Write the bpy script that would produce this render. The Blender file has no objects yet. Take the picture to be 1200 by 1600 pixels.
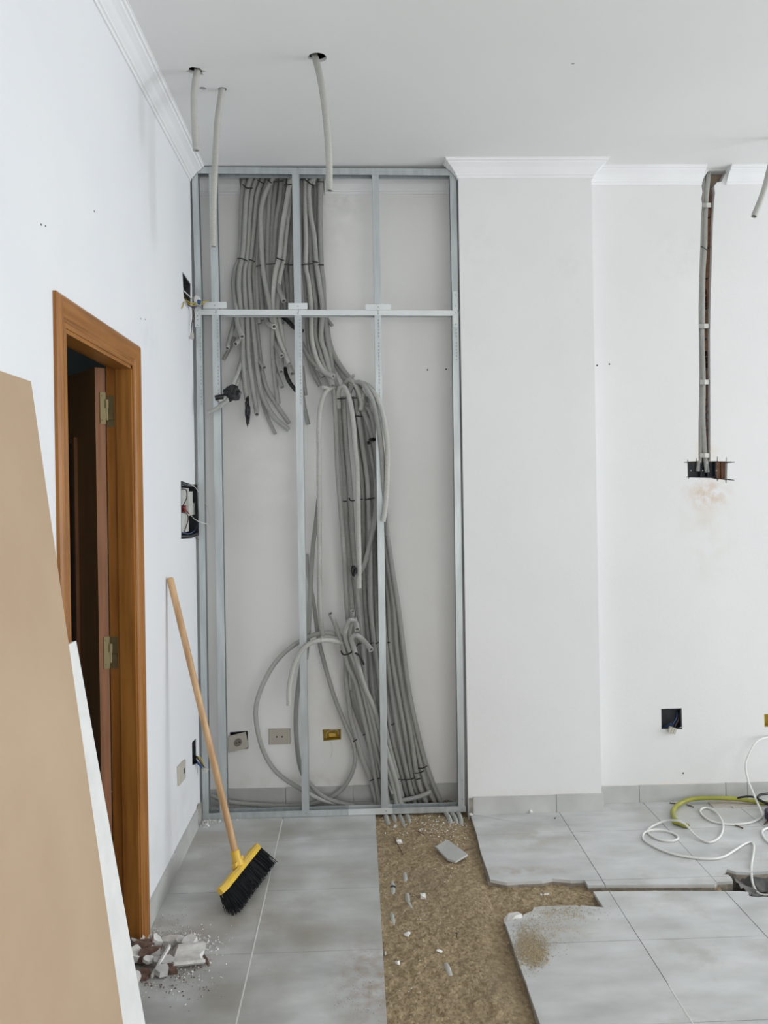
import bpy, bmesh, math, random
from mathutils import Vector, Matrix, noise
from mathutils.geometry import tessellate_polygon

random.seed(7)
scene = bpy.context.scene
COL = scene.collection

# ------------------------------------------------------------------ camera
F, CX, CY, H = 1267.0, 600.0, 770.0, 1.58
TH, RO = math.atan(42 / F), 0.016
FWD = Vector((math.sin(TH), math.cos(TH), 0))
RGT = Vector((math.cos(TH), -math.sin(TH), 0)) * math.cos(RO) + Vector((0, 0, -math.sin(RO)))
UP = RGT.cross(FWD)
CAM = Vector((0, 0, H))
cam = bpy.data.cameras.new('camera')
cam.sensor_fit = 'VERTICAL'
cam.sensor_height = 36.0
cam.sensor_width = 27.0
cam.lens = F / 1600 * 36
cam.shift_y = -(800 - CY) / 1600
cam.clip_start = 0.02
camo = bpy.data.objects.new('camera', cam)
COL.objects.link(camo)
camo.matrix_world = Matrix.Translation(CAM) @ Matrix((RGT, UP, -FWD)).transposed().to_4x4()
scene.camera = camo

# ------------------------------------------------------------------ world, daylight, exposure
w = bpy.data.worlds.new('world')
scene.world = w
w.use_nodes = True
w.node_tree.nodes['Background'].inputs[0].default_value = (0.80, 0.90, 1.0, 1)
w.node_tree.nodes['Background'].inputs[1].default_value = 1.0


def area(name, loc, target, sx, sy, power, col):
    l = bpy.data.lights.new(name, 'AREA')
    l.shape = 'RECTANGLE'
    l.size, l.size_y, l.energy, l.color = sx, sy, power, col
    o = bpy.data.objects.new(name, l)
    COL.objects.link(o)
    o.location = loc
    o.rotation_euler = (Vector(target) - Vector(loc)).to_track_quat('-Z', 'Y').to_euler()
    return o


area('daylight_right_window', (6.98, 2.1, 1.55), (0, 2.1, 1.55), 3.2, 2.5, 390, (0.93, 0.97, 1.0))
area('daylight_shopfront', (1.9, -3.85, 1.5), (1.9, 0, 1.5), 4.4, 2.6, 182, (1.0, 0.97, 0.925))
scene.view_settings.view_transform = 'Standard'
scene.view_settings.look = 'None'
scene.view_settings.gamma = 1
scene.view_settings.use_curve_mapping = False
scene.view_settings.exposure = -0.88
scene.cycles.adaptive_threshold = 0.02

# ------------------------------------------------------------------ pixel to point on a real plane
def pix(ax, val, x, y):
    d = FWD + RGT * ((x - CX) / F) + UP * ((CY - y) / F)
    return CAM + d * ((val - CAM[ax]) / d[ax])


def PX(x, y, X): return pix(0, X, x, y)
def PY(x, y, Y): return pix(1, Y, x, y)
def PZ(x, y, Z=0.0): return pix(2, Z, x, y)


# ------------------------------------------------------------------ room dimensions
XL = -0.79          # left wall
YF = 3.98           # front of the steel frame
YB = 4.165          # wall behind the frame
YP = 3.955          # front of the pillar
YR = 4.05           # wall right of the pillar
XPL, XPR = 0.520, 1.178
XR, Y0 = 7.0, -3.9
ZC = 3.19

# ------------------------------------------------------------------ materials
MATS = {}


def mat(name, c1, c2=None, scale=6.0, rough=0.6, metal=0.0, bump=0.0, bscale=40.0, detail=4.0,
        stretch=(1, 1, 1), world=True, spec=0.4, lo=0.35, hi=0.65, rnd=0.0, extra=None, bdist=0.01):
    m = bpy.data.materials.new(name)
    m.use_nodes = True
    nt = m.node_tree
    b = nt.nodes['Principled BSDF']
    b.inputs['Roughness'].default_value = rough
    b.inputs['Metallic'].default_value = metal
    b.inputs['Specular IOR Level'].default_value = spec
    col = None
    if world:
        g = nt.nodes.new('ShaderNodeNewGeometry')
        src = g.outputs['Position']
    else:
        g = nt.nodes.new('ShaderNodeTexCoord')
        src = g.outputs['Object']
    mp = nt.nodes.new('ShaderNodeMapping')
    mp.inputs['Scale'].default_value = stretch
    nt.links.new(src, mp.inputs[0])
    vec = mp.outputs[0]
    if c2 is not None:
        n = nt.nodes.new('ShaderNodeTexNoise')
        n.inputs['Scale'].default_value = scale
        n.inputs['Detail'].default_value = detail
        nt.links.new(vec, n.inputs['Vector'])
        r = nt.nodes.new('ShaderNodeValToRGB')
        r.color_ramp.elements[0].position = lo
        r.color_ramp.elements[1].position = hi
        r.color_ramp.elements[0].color = (*c1, 1)
        r.color_ramp.elements[1].color = (*c2, 1)
        nt.links.new(n.outputs['Fac'], r.inputs[0])
        col = r.outputs[0]
    else:
        rg = nt.nodes.new('ShaderNodeRGB')
        rg.outputs[0].default_value = (*c1, 1)
        col = rg.outputs[0]
    if rnd:
        oi = nt.nodes.new('ShaderNodeObjectInfo')
        hs = nt.nodes.new('ShaderNodeHueSaturation')
        mr = nt.nodes.new('ShaderNodeMapRange')
        mr.inputs['To Min'].default_value = 1 - rnd
        mr.inputs['To Max'].default_value = 1 + rnd
        nt.links.new(oi.outputs['Random'], mr.inputs[0])
        nt.links.new(mr.outputs[0], hs.inputs['Value'])
        nt.links.new(col, hs.inputs['Color'])
        col = hs.outputs[0]
    if extra:
        col = extra(nt, col, src)
    nt.links.new(col, b.inputs['Base Color'])
    if bump:
        n2 = nt.nodes.new('ShaderNodeTexNoise')
        n2.inputs['Scale'].default_value = bscale
        n2.inputs['Detail'].default_value = 5
        nt.links.new(vec, n2.inputs['Vector'])
        bp = nt.nodes.new('ShaderNodeBump')
        bp.inputs['Strength'].default_value = bump
        bp.inputs['Distance'].default_value = bdist
        nt.links.new(n2.outputs['Fac'], bp.inputs['Height'])
        nt.links.new(bp.outputs[0], b.inputs['Normal'])
    MATS[name] = m
    return m


def blotch(centre, radii, colour, strength, nscale=9.0):
    """a stain or painted dimming with a shape of its own: an ellipsoid broken up by noise"""
    def f(nt, col, src):
        s = nt.nodes.new('ShaderNodeVectorMath'); s.operation = 'SUBTRACT'
        s.inputs[1].default_value = centre
        nt.links.new(src, s.inputs[0])
        d = nt.nodes.new('ShaderNodeVectorMath'); d.operation = 'DIVIDE'
        d.inputs[1].default_value = radii
        nt.links.new(s.outputs[0], d.inputs[0])
        l = nt.nodes.new('ShaderNodeVectorMath'); l.operation = 'LENGTH'
        nt.links.new(d.outputs[0], l.inputs[0])
        mr = nt.nodes.new('ShaderNodeMapRange')
        mr.inputs['From Min'].default_value = 1.0
        mr.inputs['From Max'].default_value = 0.2
        nt.links.new(l.outputs['Value'], mr.inputs[0])
        n = nt.nodes.new('ShaderNodeTexNoise')
        n.inputs['Scale'].default_value = nscale
        n.inputs['Detail'].default_value = 5
        nt.links.new(src, n.inputs['Vector'])
        mr2 = nt.nodes.new('ShaderNodeMapRange')
        mr2.inputs['From Min'].default_value = 0.38
        mr2.inputs['From Max'].default_value = 0.68
        nt.links.new(n.outputs['Fac'], mr2.inputs[0])
        mu = nt.nodes.new('ShaderNodeMath'); mu.operation = 'MULTIPLY'
        nt.links.new(mr.outputs[0], mu.inputs[0]); nt.links.new(mr2.outputs[0], mu.inputs[1])
        mu2 = nt.nodes.new('ShaderNodeMath'); mu2.operation = 'MULTIPLY'
        mu2.inputs[1].default_value = strength
        nt.links.new(mu.outputs[0], mu2.inputs[0])
        mx = nt.nodes.new('ShaderNodeMix'); mx.data_type = 'RGBA'
        nt.links.new(mu2.outputs[0], mx.inputs['Factor'])
        nt.links.new(col, mx.inputs['A'])
        mx.inputs['B'].default_value = (*colour, 1)
        return mx.outputs['Result']
    return f


def chain(*fs):
    def f(nt, col, src):
        for g in fs:
            col = g(nt, col, src)
        return col
    return f


WH = (0.80, 0.80, 0.80)
WH2 = (0.765, 0.765, 0.76)
bx_c = PY(1106, 770, YR)
mat('plaster_left', (0.80, 0.81, 0.83), (0.76, 0.77, 0.80), 1.7, 0.75, bump=0.05, bscale=60, lo=0.3, hi=0.75,
    extra=chain(blotch(PX(232, 525, XL), (.1, .22, .12), (.62, .64, .70), .35, 14),
                blotch(PX(285, 1260, XL), (.1, .3, .22), (.66, .64, .60), .5, 9),
                blotch(PX(262, 1290, XL), (.1, .5, .16), (.66, .66, .62), .4, 12)))
mat('plaster_pillar', (0.785, 0.785, 0.785), (0.75, 0.75, 0.75), 2.2, 0.75, bump=0.04, bscale=70, lo=0.3, hi=0.75,
    extra=chain(blotch(PY(750, 395, YP), (.11, .1, .2), (.66, .63, .58), .42, 13),
                blotch(PY(895, 410, YP), (.12, .1, .1), (.68, .68, .68), .4, 20),
                blotch(PY(835, 1240, YP), (.45, .1, .03), (.74, .66, .58), .5, 20)))
mat('plaster_right', (0.77, 0.77, 0.765), (0.735, 0.735, 0.73), 2.0, 0.75, bump=0.05, bscale=60, lo=0.3, hi=0.75,
    extra=chain(blotch(PY(1106, 772, YR), (.15, .1, .11), (.60, .43, .30), .8, 26),
                blotch(PY(1100, 705, YR), (.09, .1, .10), (.74, .58, .40), .6, 24),
                blotch(PY(1104, 830, YR), (.17, .1, .28), (.68, .62, .54), .7, 9),
                blotch(PY(1060, 400, YR), (.16, .1, .22), (.68, .68, .67), .45, 16),
                blotch(PY(1080, 1226, YR), (.6, .1, .03), (.80, .62, .48), .55, 16)))
mat('plaster_back', (0.85, 0.845, 0.83), (0.815, 0.81, 0.79), 2.6, 0.8, bump=0.05, bscale=60, lo=0.3, hi=0.7,
    extra=chain(blotch(PY(530, 315, YB), (.16, .1, .10), (.60, .60, .59), .6, 22),
                blotch(PY(535, 360, YB), (.18, .1, .25), (.68, .68, .67), .45, 12),
                blotch(PY(420, 760, YB), (.35, .1, .4), (.70, .69, .67), .45, 6),
                blotch(PY(520, 1090, YB), (.25, .1, .3), (.72, .66, .58), .5, 6),
                blotch(PY(470, 1220, YB), (.5, .1, .07), (.62, .56, .48), .5, 14)))
mat('plaster_ceiling', (0.80, 0.80, 0.79), (0.77, 0.77, 0.76), 1.3, 0.85, bump=0.03, bscale=50, lo=0.3, hi=0.75)
mat('moulding', (0.84, 0.84, 0.845), (0.80, 0.80, 0.81), 3, 0.6)
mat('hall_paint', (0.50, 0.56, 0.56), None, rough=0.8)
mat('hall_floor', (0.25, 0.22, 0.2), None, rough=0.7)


def dirt(nt, col, src):
    n = nt.nodes.new('ShaderNodeTexNoise')
    n.inputs['Scale'].default_value = 2.3
    n.inputs['Detail'].default_value = 9
    n.inputs['Roughness'].default_value = 0.68
    nt.links.new(src, n.inputs['Vector'])
    mr = nt.nodes.new('ShaderNodeMapRange')
    mr.inputs['From Min'].default_value = 0.54
    mr.inputs['From Max'].default_value = 0.74
    mr.inputs['To Max'].default_value = 0.55
    nt.links.new(n.outputs['Fac'], mr.inputs[0])
    mx = nt.nodes.new('ShaderNodeMix'); mx.data_type = 'RGBA'
    nt.links.new(mr.outputs[0], mx.inputs['Factor'])
    nt.links.new(col, mx.inputs['A'])
    mx.inputs['B'].default_value = (0.33, 0.285, 0.235, 1)
    return mx.outputs['Result']


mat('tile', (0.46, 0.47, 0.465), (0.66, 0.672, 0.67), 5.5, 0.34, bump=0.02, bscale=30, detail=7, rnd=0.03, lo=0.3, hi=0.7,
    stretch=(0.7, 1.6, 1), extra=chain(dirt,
    blotch((-.36, 3.1, 0), (.62, 2.6, .3), (.34, .32, .275), .95, 3.2),  # dust on the left tiles, deepened to paint in the dimmer side
    blotch(PZ(580, 1530), (.16, .35, .2), (.36, .27, .21), .75, 26),
    blotch(PZ(330, 1310), (.34, .5, .2), (.40, .35, .30), .7, 6),
    blotch(PZ(260, 1480), (.3, .35, .2), (.36, .31, .26), .8, 14),
    blotch(PZ(830, 1310), (.3, .2, .2), (.42, .37, .31), .55, 12),
    blotch(PZ(1080, 1270), (.5, .16, .2), (.44, .39, .33), .7, 9),
    blotch(PZ(820, 1360), (.25, .06, .2), (.40, .31, .26), .8, 22),
    blotch(PZ(870, 1440), (.18, .2, .2), (.42, .35, .26), .7, 24)))
mat('skirting', (0.47, 0.47, 0.455), (0.57, 0.57, 0.555), 7, 0.4, detail=6, rnd=0.04, lo=0.3, hi=0.7)
mat('grout', (0.74, 0.73, 0.70), None, rough=0.9)
mat('screed', (0.24, 0.21, 0.18), (0.34, 0.30, 0.25), 30, 0.95, bump=0.4, bscale=80)
mat('concrete', (0.26, 0.25, 0.22), (0.42, 0.40, 0.36), 25, 0.95, bump=0.5, bscale=60)
mat('sand', (0.25, 0.18, 0.10), (0.48, 0.375, 0.235), 70, 0.97, bump=0.9, bscale=110, detail=9, lo=0.32, hi=0.68, bdist=0.012,
    extra=chain(blotch(PZ(660, 1390), (.3, .35, .3), (.27, .215, .145), .7, 7), blotch(PZ(780, 1540), (.12, .5, .3), (.27, .21, .135), .7, 8)))
mat('sand_grain', (0.42, 0.34, 0.22), (0.52, 0.44, 0.31), 90, 0.97)
mat('steel', (0.44, 0.475, 0.485), (0.53, 0.565, 0.575), 12, 0.42, 0.55, detail=3, stretch=(3, 3, .4))
mat('steel_light', (0.68, 0.71, 0.71), (0.62, 0.655, 0.66), 12, 0.45, 0.4)
mat('print_ink', (0.33, 0.35, 0.36), None, rough=0.6)
mat('wood_v', (0.26, 0.098, 0.017), (0.38, 0.158, 0.033), 9, 0.36, bump=0.03, bscale=30, detail=6, stretch=(6, 6, .35), spec=0.4)
mat('wood_h', (0.26, 0.098, 0.017), (0.38, 0.158, 0.033), 9, 0.36, bump=0.03, bscale=30, detail=6, stretch=(6, .35, 6), spec=0.4)
mat('wood_raw', (0.19, 0.075, 0.03), (0.27, 0.115, 0.05), 12, 0.6, detail=6, stretch=(6, 6, .3))
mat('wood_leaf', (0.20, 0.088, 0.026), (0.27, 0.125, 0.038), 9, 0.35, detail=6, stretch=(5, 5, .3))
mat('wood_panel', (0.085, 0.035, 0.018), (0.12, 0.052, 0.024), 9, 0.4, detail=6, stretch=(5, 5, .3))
mat('brass', (0.21, 0.17, 0.085), None, rough=0.45, metal=0.6)
mat('broom_wood', (0.46, 0.275, 0.135), (0.62, 0.40, 0.215), 7, 0.45, detail=6, stretch=(5, 5, .6))
mat('yellow_plastic', (0.78, 0.50, 0.05), (0.70, 0.46, 0.10), 20, 0.38)
mat('bristle', (0.008, 0.009, 0.011), None, rough=0.6, spec=0.2)
mat('board_brown', (0.46, 0.335, 0.22), (0.51, 0.38, 0.255), 2.0, 0.85, detail=8, bump=0.03, bscale=90)
mat('board_core', (0.80, 0.79, 0.76), None, rough=0.9)
mat('board_white', (0.74, 0.745, 0.73), (0.82, 0.82, 0.80), 11, 0.8, detail=6, bump=0.04, bscale=60)
mat('black_plastic', (0.012, 0.012, 0.013), None, rough=0.45)
mat('tape', (0.008, 0.008, 0.009), None, rough=0.35, bump=0.3, bscale=60)
mat('box_dark', (0.022, 0.025, 0.032), (0.04, 0.045, 0.05), 20, 0.55)
mat('box_yellow', (0.50, 0.34, 0.03), (0.38, 0.25, 0.03), 20, 0.5)
mat('socket_beige', (0.45, 0.41, 0.355), None, rough=0.45)
mat('socket_light', (0.50, 0.47, 0.41), None, rough=0.45)
mat('socket_dark', (0.22, 0.20, 0.175), None, rough=0.5)
mat('brick', (0.13, 0.062, 0.038), (0.22, 0.12, 0.075), 30, 0.95, bump=0.4, bscale=90)
mat('mortar', (0.36, 0.29, 0.22), (0.28, 0.21, 0.16), 30, 0.95, bump=0.4, bscale=90)
mat('plaster_chip', (0.82, 0.81, 0.79), (0.66, 0.645, 0.615), 40, 0.9)
mat('plaster_grey', (0.50, 0.49, 0.47), (0.60, 0.59, 0.57), 30, 0.8)
mat('clay_shard', (0.11, 0.065, 0.05), (0.21, 0.135, 0.105), 40, 0.9)
mat('hose_yellow', (0.36, 0.355, 0.055), (0.27, 0.27, 0.05), 15, 0.4)
mat('cable_white', (0.74, 0.74, 0.71), None, rough=0.4)
mat('paper', (0.55, 0.50, 0.44), (0.47, 0.42, 0.37), 20, 0.9)
mat('purple', (0.03, 0.022, 0.05), None, rough=0.5)
mat('wire_blue', (0.03, 0.075, 0.20), None, rough=0.4)
mat('wire_brown', (0.07, 0.035, 0.03), None, rough=0.4)
mat('wire_yellow', (0.42, 0.34, 0.06), None, rough=0.4)
mat('wire_white', (0.72, 0.72, 0.70), None, rough=0.4)
mat('wire_red', (0.22, 0.02, 0.02), None, rough=0.4)
mat('module_white', (0.60, 0.60, 0.57), (0.50, 0.50, 0.46), 40, 0.5)
mat('membrane', (0.05, 0.05, 0.052), (0.16, 0.15, 0.14), 14, 0.5, detail=6)


def conduit_mat(name, c1, c2, pitch=0.0048, strength=0.5):
    m = mat(name, c1, c2, 5, 0.5, rnd=0.06)
    nt = m.node_tree
    uv = nt.nodes.new('ShaderNodeUVMap')
    sp = nt.nodes.new('ShaderNodeSeparateXYZ')
    nt.links.new(uv.outputs[0], sp.inputs[0])
    mu = nt.nodes.new('ShaderNodeMath'); mu.operation = 'MULTIPLY'
    mu.inputs[1].default_value = 2 * math.pi / pitch
    nt.links.new(sp.outputs[0], mu.inputs[0])
    sn = nt.nodes.new('ShaderNodeMath'); sn.operation = 'SINE'
    nt.links.new(mu.outputs[0], sn.inputs[0])
    bp = nt.nodes.new('ShaderNodeBump')
    bp.inputs['Strength'].default_value = strength
    bp.inputs['Distance'].default_value = 0.002
    nt.links.new(sn.outputs[0], bp.inputs['Height'])
    nt.links.new(bp.outputs[0], nt.nodes['Principled BSDF'].inputs['Normal'])


conduit_mat('conduit_grey', (0.37, 0.37, 0.345), (0.44, 0.44, 0.41))
conduit_mat('conduit_pale', (0.51, 0.505, 0.47), (0.45, 0.445, 0.415), 0.0055, 0.45)
conduit_mat('conduit_dark', (0.29, 0.29, 0.27), (0.35, 0.35, 0.33))

# ------------------------------------------------------------------ mesh helpers
class MB:
    def __init__(self):
        self.v, self.f, self.uv, self.mi = [], [], {}, {}

    def add(self, verts, faces):
        n = len(self.v)
        self.v += [Vector(p) for p in verts]
        self.f += [tuple(i + n for i in fc) for fc in faces]
        return n

    def box(self, x0, x1, y0, y1, z0, z1):
        p = [(x, y, z) for x in (x0, x1) for y in (y0, y1) for z in (z0, z1)]
        self.add(p, [(0, 1, 3, 2), (4, 6, 7, 5), (0, 4, 5, 1), (2, 3, 7, 6), (0, 2, 6, 4), (1, 5, 7, 3)])
        return self

    def obb(self, c, ax, ay, az):
        """centre and three half-axis vectors"""
        c, ax, ay, az = Vector(c), Vector(ax), Vector(ay), Vector(az)
        p = [c + ax * i + ay * j + az * k for i in (-1, 1) for j in (-1, 1) for k in (-1, 1)]
        self.add(p, [(0, 1, 3, 2), (4, 6, 7, 5), (0, 4, 5, 1), (2, 3, 7, 6), (0, 2, 6, 4), (1, 5, 7, 3)])
        return self

    def loft(self, rings, close=True, caps=True):
        n = len(rings[0])
        b = self.add([p for r in rings for p in r], [])
        for i in range(len(rings) - 1):
            for j in range(n if close else n - 1):
                k = (j + 1) % n
                self.f.append((b + i * n + j, b + i * n + k, b + (i + 1) * n + k, b + (i + 1) * n + j))
        if caps:
            self.f.append(tuple(b + j for j in reversed(range(n))))
            e = b + (len(rings) - 1) * n
            self.f.append(tuple(e + j for j in range(n)))
        return self

    def prism(self, poly, vec):
        poly = [Vector(p) for p in poly]
        vec = Vector(vec)
        return self.loft([poly, [p + vec for p in poly]])

    def hull(self, pts):
        bm = bmesh.new()
        for p in pts:
            bm.verts.new(p)
        r = bmesh.ops.convex_hull(bm, input=bm.verts)
        bmesh.ops.delete(bm, geom=[g for g in r['geom_interior'] if isinstance(g, bmesh.types.BMVert)], context='VERTS')
        bm.verts.index_update()
        bm.verts.ensure_lookup_table()
        self.add([v.co.copy() for v in bm.verts], [tuple(v.index for v in f.verts) for f in bm.faces])
        bm.free()
        return self

    def tube(self, pts, r, seg=10, hollow=False, res=8, r_end=None, smooth_path=True):
        path = spline(pts, res) if smooth_path else [Vector(p) for p in pts]
        nrm = None
        rings, us, L = [], [], 0.0
        T = []
        for i, p in enumerate(path):
            a = path[max(i - 1, 0)]
            b = path[min(i + 1, len(path) - 1)]
            T.append((b - a).normalized())
        frames = []
        for i, p in enumerate(path):
            t = T[i]
            if nrm is None:
                nrm = t.orthogonal().normalized()
            nrm = (nrm - t * nrm.dot(t)).normalized()
            frames.append((p, nrm.copy(), t.cross(nrm)))
        def ring(fr, rr):
            p, a, b = fr
            return [p + (a * math.cos(2 * math.pi * k / seg) + b * math.sin(2 * math.pi * k / seg)) * rr for k in range(seg)]
        seqs = []
        for i, fr in enumerate(frames):
            if i:
                L += (path[i] - path[i - 1]).length
            rr = r if r_end is None else r + (r_end - r) * i / (len(frames) - 1)
            seqs.append((ring(fr, rr), L))
        if hollow:
            q0, q1 = frames[0], frames[-1]
            d = min(r * 7, L * .45)
            ins0 = (q0[0] + T[0] * d, q0[1], q0[2])
            ins1 = (q1[0] - T[-1] * d, q1[1], q1[2])
            seqs = [(ring(ins0, r * .72), d), (ring(q0, r * .72), 0)] + seqs + [(ring(q1, r * .72), L), (ring(ins1, r * .72), L - d)]
        base = len(self.v)
        fb = len(self.f)
        self.loft([s[0] for s in seqs])
        for fi in range(fb, len(self.f)):
            self.uv[fi] = [seqs[min((vi - base) // seg, len(seqs) - 1)][1] for vi in self.f[fi]]
        return self


def spline(pts, res=8):
    pts = [Vector(p) for p in pts]
    if len(pts) < 3:
        return [pts[0].lerp(pts[-1], i / res) for i in range(res + 1)]
    out = []
    for i in range(len(pts) - 1):
        p0 = pts[i - 1] if i else pts[0] * 2 - pts[1]
        p1, p2 = pts[i], pts[i + 1]
        p3 = pts[i + 2] if i + 2 < len(pts) else pts[-1] * 2 - pts[-2]
        for k in range(res):
            t = k / res
            out.append(0.5 * ((2 * p1) + (p2 - p0) * t + (2 * p0 - 5 * p1 + 4 * p2 - p3) * t * t + (3 * p1 - p0 - 3 * p2 + p3) * t ** 3))
    out.append(pts[-1])
    return out


ORG = {}
ORD = ['first', 'second', 'third', 'fourth', 'fifth', 'sixth', 'seventh', 'eighth', 'ninth', 'tenth']


def link(name, mb, m, parent=None, smooth=False, origin=None):
    """one mesh object from world-space geometry; parts are stored relative to their thing"""
    if parent is None:
        if origin is None:
            xs = [v.x for v in mb.v]; ys = [v.y for v in mb.v]; zs = [v.z for v in mb.v]
            origin = Vector(((min(xs) + max(xs)) / 2, (min(ys) + max(ys)) / 2, min(zs)))
        origin = Vector(origin)
    else:
        origin = ORG[parent.name]
    me = bpy.data.meshes.new(name)
    me.from_pydata([v - origin for v in mb.v], [], mb.f)
    if mb.uv:
        uvl = me.uv_layers.new(name='UVMap')
        for p in me.polygons:
            us = mb.uv.get(p.index)
            if us:
                for li, u in zip(p.loop_indices, us):
                    uvl.data[li].uv = (u, 0)
    ms = m if isinstance(m, (list, tuple)) else [m]
    for q in ms:
        me.materials.append(MATS[q])
    for i, k in mb.mi.items():
        me.polygons[i].material_index = k
    bm = bmesh.new(); bm.from_mesh(me)
    bmesh.ops.recalc_face_normals(bm, faces=bm.faces)
    bm.to_mesh(me); bm.free()
    if smooth:
        me.shade_smooth()
        me.set_sharp_from_angle(angle=math.radians(40))
    o = bpy.data.objects.new(name, me)
    COL.objects.link(o)
    ORG[o.name] = origin
    if parent is None:
        o.location = origin
    else:
        o.parent = parent
    return o


def tag(o, label=None, cat=None, group=None, kind=None):
    if label: o['label'] = label
    if cat: o['category'] = cat
    if group: o['group'] = group
    if kind: o['kind'] = kind
    return o


def empty(name, loc, label=None, cat=None, group=None, kind=None):
    o = bpy.data.objects.new(name, None)
    o.empty_display_size = 0.05
    COL.objects.link(o)
    o.location = loc
    ORG[o.name] = Vector(loc)
    return tag(o, label, cat, group, kind)


def plate(mb, outer, holes, to3, depth):
    """a sheet with cut holes; the hole sides run back by `depth`"""
    polys = [[Vector((a, b, 0)) for a, b in outer]] + [[Vector((a, b, 0)) for a, b in h] for h in holes]
    flat = [p for pl in polys for p in pl]
    tris = tessellate_polygon(polys)
    mb.add([to3(p.x, p.y, 0) for p in flat], [tuple(t) for t in tris])
    for h in holes:
        n = len(h)
        mb.add([to3(a, b, 0) for a, b in h] + [to3(a, b, depth) for a, b in h],
               [(i, (i + 1) % n, n + (i + 1) % n, n + i) for i in range(n)])
    return mb


# ------------------------------------------------------------------ THE SETTING
# --- left wall with door opening and three cut-outs
def yz(px, py):
    p = PX(px, py, XL)
    return (p.y, p.z)


YNO = PX(82, 455, XL).y            # near outer edge of the casing
YFO = PX(222, 1000, XL).y          # far outer edge of the casing
ZT = 2.125
WN, WF, WT = 0.070, 0.100, 0.085
OY0, OY1, OZ = YNO + WN - .006, YFO - WF + .006, ZT - WT + .006
door_hole = [(OY0, 0.0005), (OY1, 0.0005), (OY1, OZ), (OY0, OZ)]
hole_a = [yz(285, 424), yz(298.5, 444), yz(298.5, 479), yz(287, 466)]
hole_b = [yz(282.5, 751), yz(291, 754), yz(300, 757), yz(309, 756), yz(311, 800), yz(312, 836), yz(300, 841), yz(283, 842)]
hole_c = [yz(300, 1160), yz(306.5, 1153), yz(307, 1180), yz(308, 1193), yz(300.5, 1196)]
mb = MB()
plate(mb, [(Y0, 0), (YB, 0), (YB, ZC), (Y0, ZC)], [door_hole, hole_a, hole_b, hole_c], lambda a, b, d: (XL - d, a, b), 0.0)
for h, d in ((hole_a, .05), (hole_b, .06), (hole_c, .05)):
    n = len(h)
    mb.add([(XL, a, b) for a, b in h] + [(XL - d, a, b) for a, b in h], [(i, (i + 1) % n, n + (i + 1) % n, n + i) for i in range(n)])
wall_left = tag(link('wall_left', mb, 'plaster_left', origin=(XL, 0, 0)), 'white plastered left wall with wooden doorway', 'wall', kind='structure')

# --- hallway behind the doorway
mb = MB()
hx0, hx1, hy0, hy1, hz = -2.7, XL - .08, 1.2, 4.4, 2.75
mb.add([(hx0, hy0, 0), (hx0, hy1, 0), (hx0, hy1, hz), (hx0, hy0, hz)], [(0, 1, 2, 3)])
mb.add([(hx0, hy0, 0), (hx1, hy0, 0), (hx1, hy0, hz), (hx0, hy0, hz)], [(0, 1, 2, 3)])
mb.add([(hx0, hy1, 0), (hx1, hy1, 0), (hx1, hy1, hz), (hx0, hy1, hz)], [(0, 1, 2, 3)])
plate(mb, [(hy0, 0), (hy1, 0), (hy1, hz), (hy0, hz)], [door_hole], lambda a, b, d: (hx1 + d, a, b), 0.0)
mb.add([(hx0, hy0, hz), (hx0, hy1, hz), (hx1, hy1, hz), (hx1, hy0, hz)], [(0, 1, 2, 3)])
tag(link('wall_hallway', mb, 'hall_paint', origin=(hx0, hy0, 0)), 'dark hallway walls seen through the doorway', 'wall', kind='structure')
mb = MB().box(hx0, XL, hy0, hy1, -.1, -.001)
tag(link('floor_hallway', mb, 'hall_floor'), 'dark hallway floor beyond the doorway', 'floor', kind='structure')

# --- wall behind the steel frame
hole_s1 = [(PY(x, y, YB).x, PY(x, y, YB).z) for x, y in ((359, 1144), (387, 1142), (388, 1170), (360, 1171))]
hole_y = [(PY(x, y, YB).x, PY(x, y, YB).z) for x, y in ((504, 1140), (533, 1139), (533, 1155.5), (505, 1158))]
mb = MB()
plate(mb, [(XL, -.08), (XPL + .05, -.08), (XPL + .05, ZC), (XL, ZC)], [hole_s1, hole_y], lambda a, b, d: (a, YB + d, b), 0.05)
wall_back = tag(link('wall_back', mb, 'plaster_back', origin=(-.1, YB, 0)), 'off-white plastered wall behind the steel stud frame', 'wall', kind='structure')

# --- pillar
mb = MB()
mb.box(XPL, XPR, YP, YB + .1, -.06, ZC)
pillar = tag(link('wall_pillar', mb, 'plaster_pillar'), 'white plastered pillar between steel frame and right wall', 'pillar', kind='structure')

# --- right wall with the chase
def xz(px, py):
    p = PY(px, py, YR)
    return (p.x, p.z)


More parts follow.
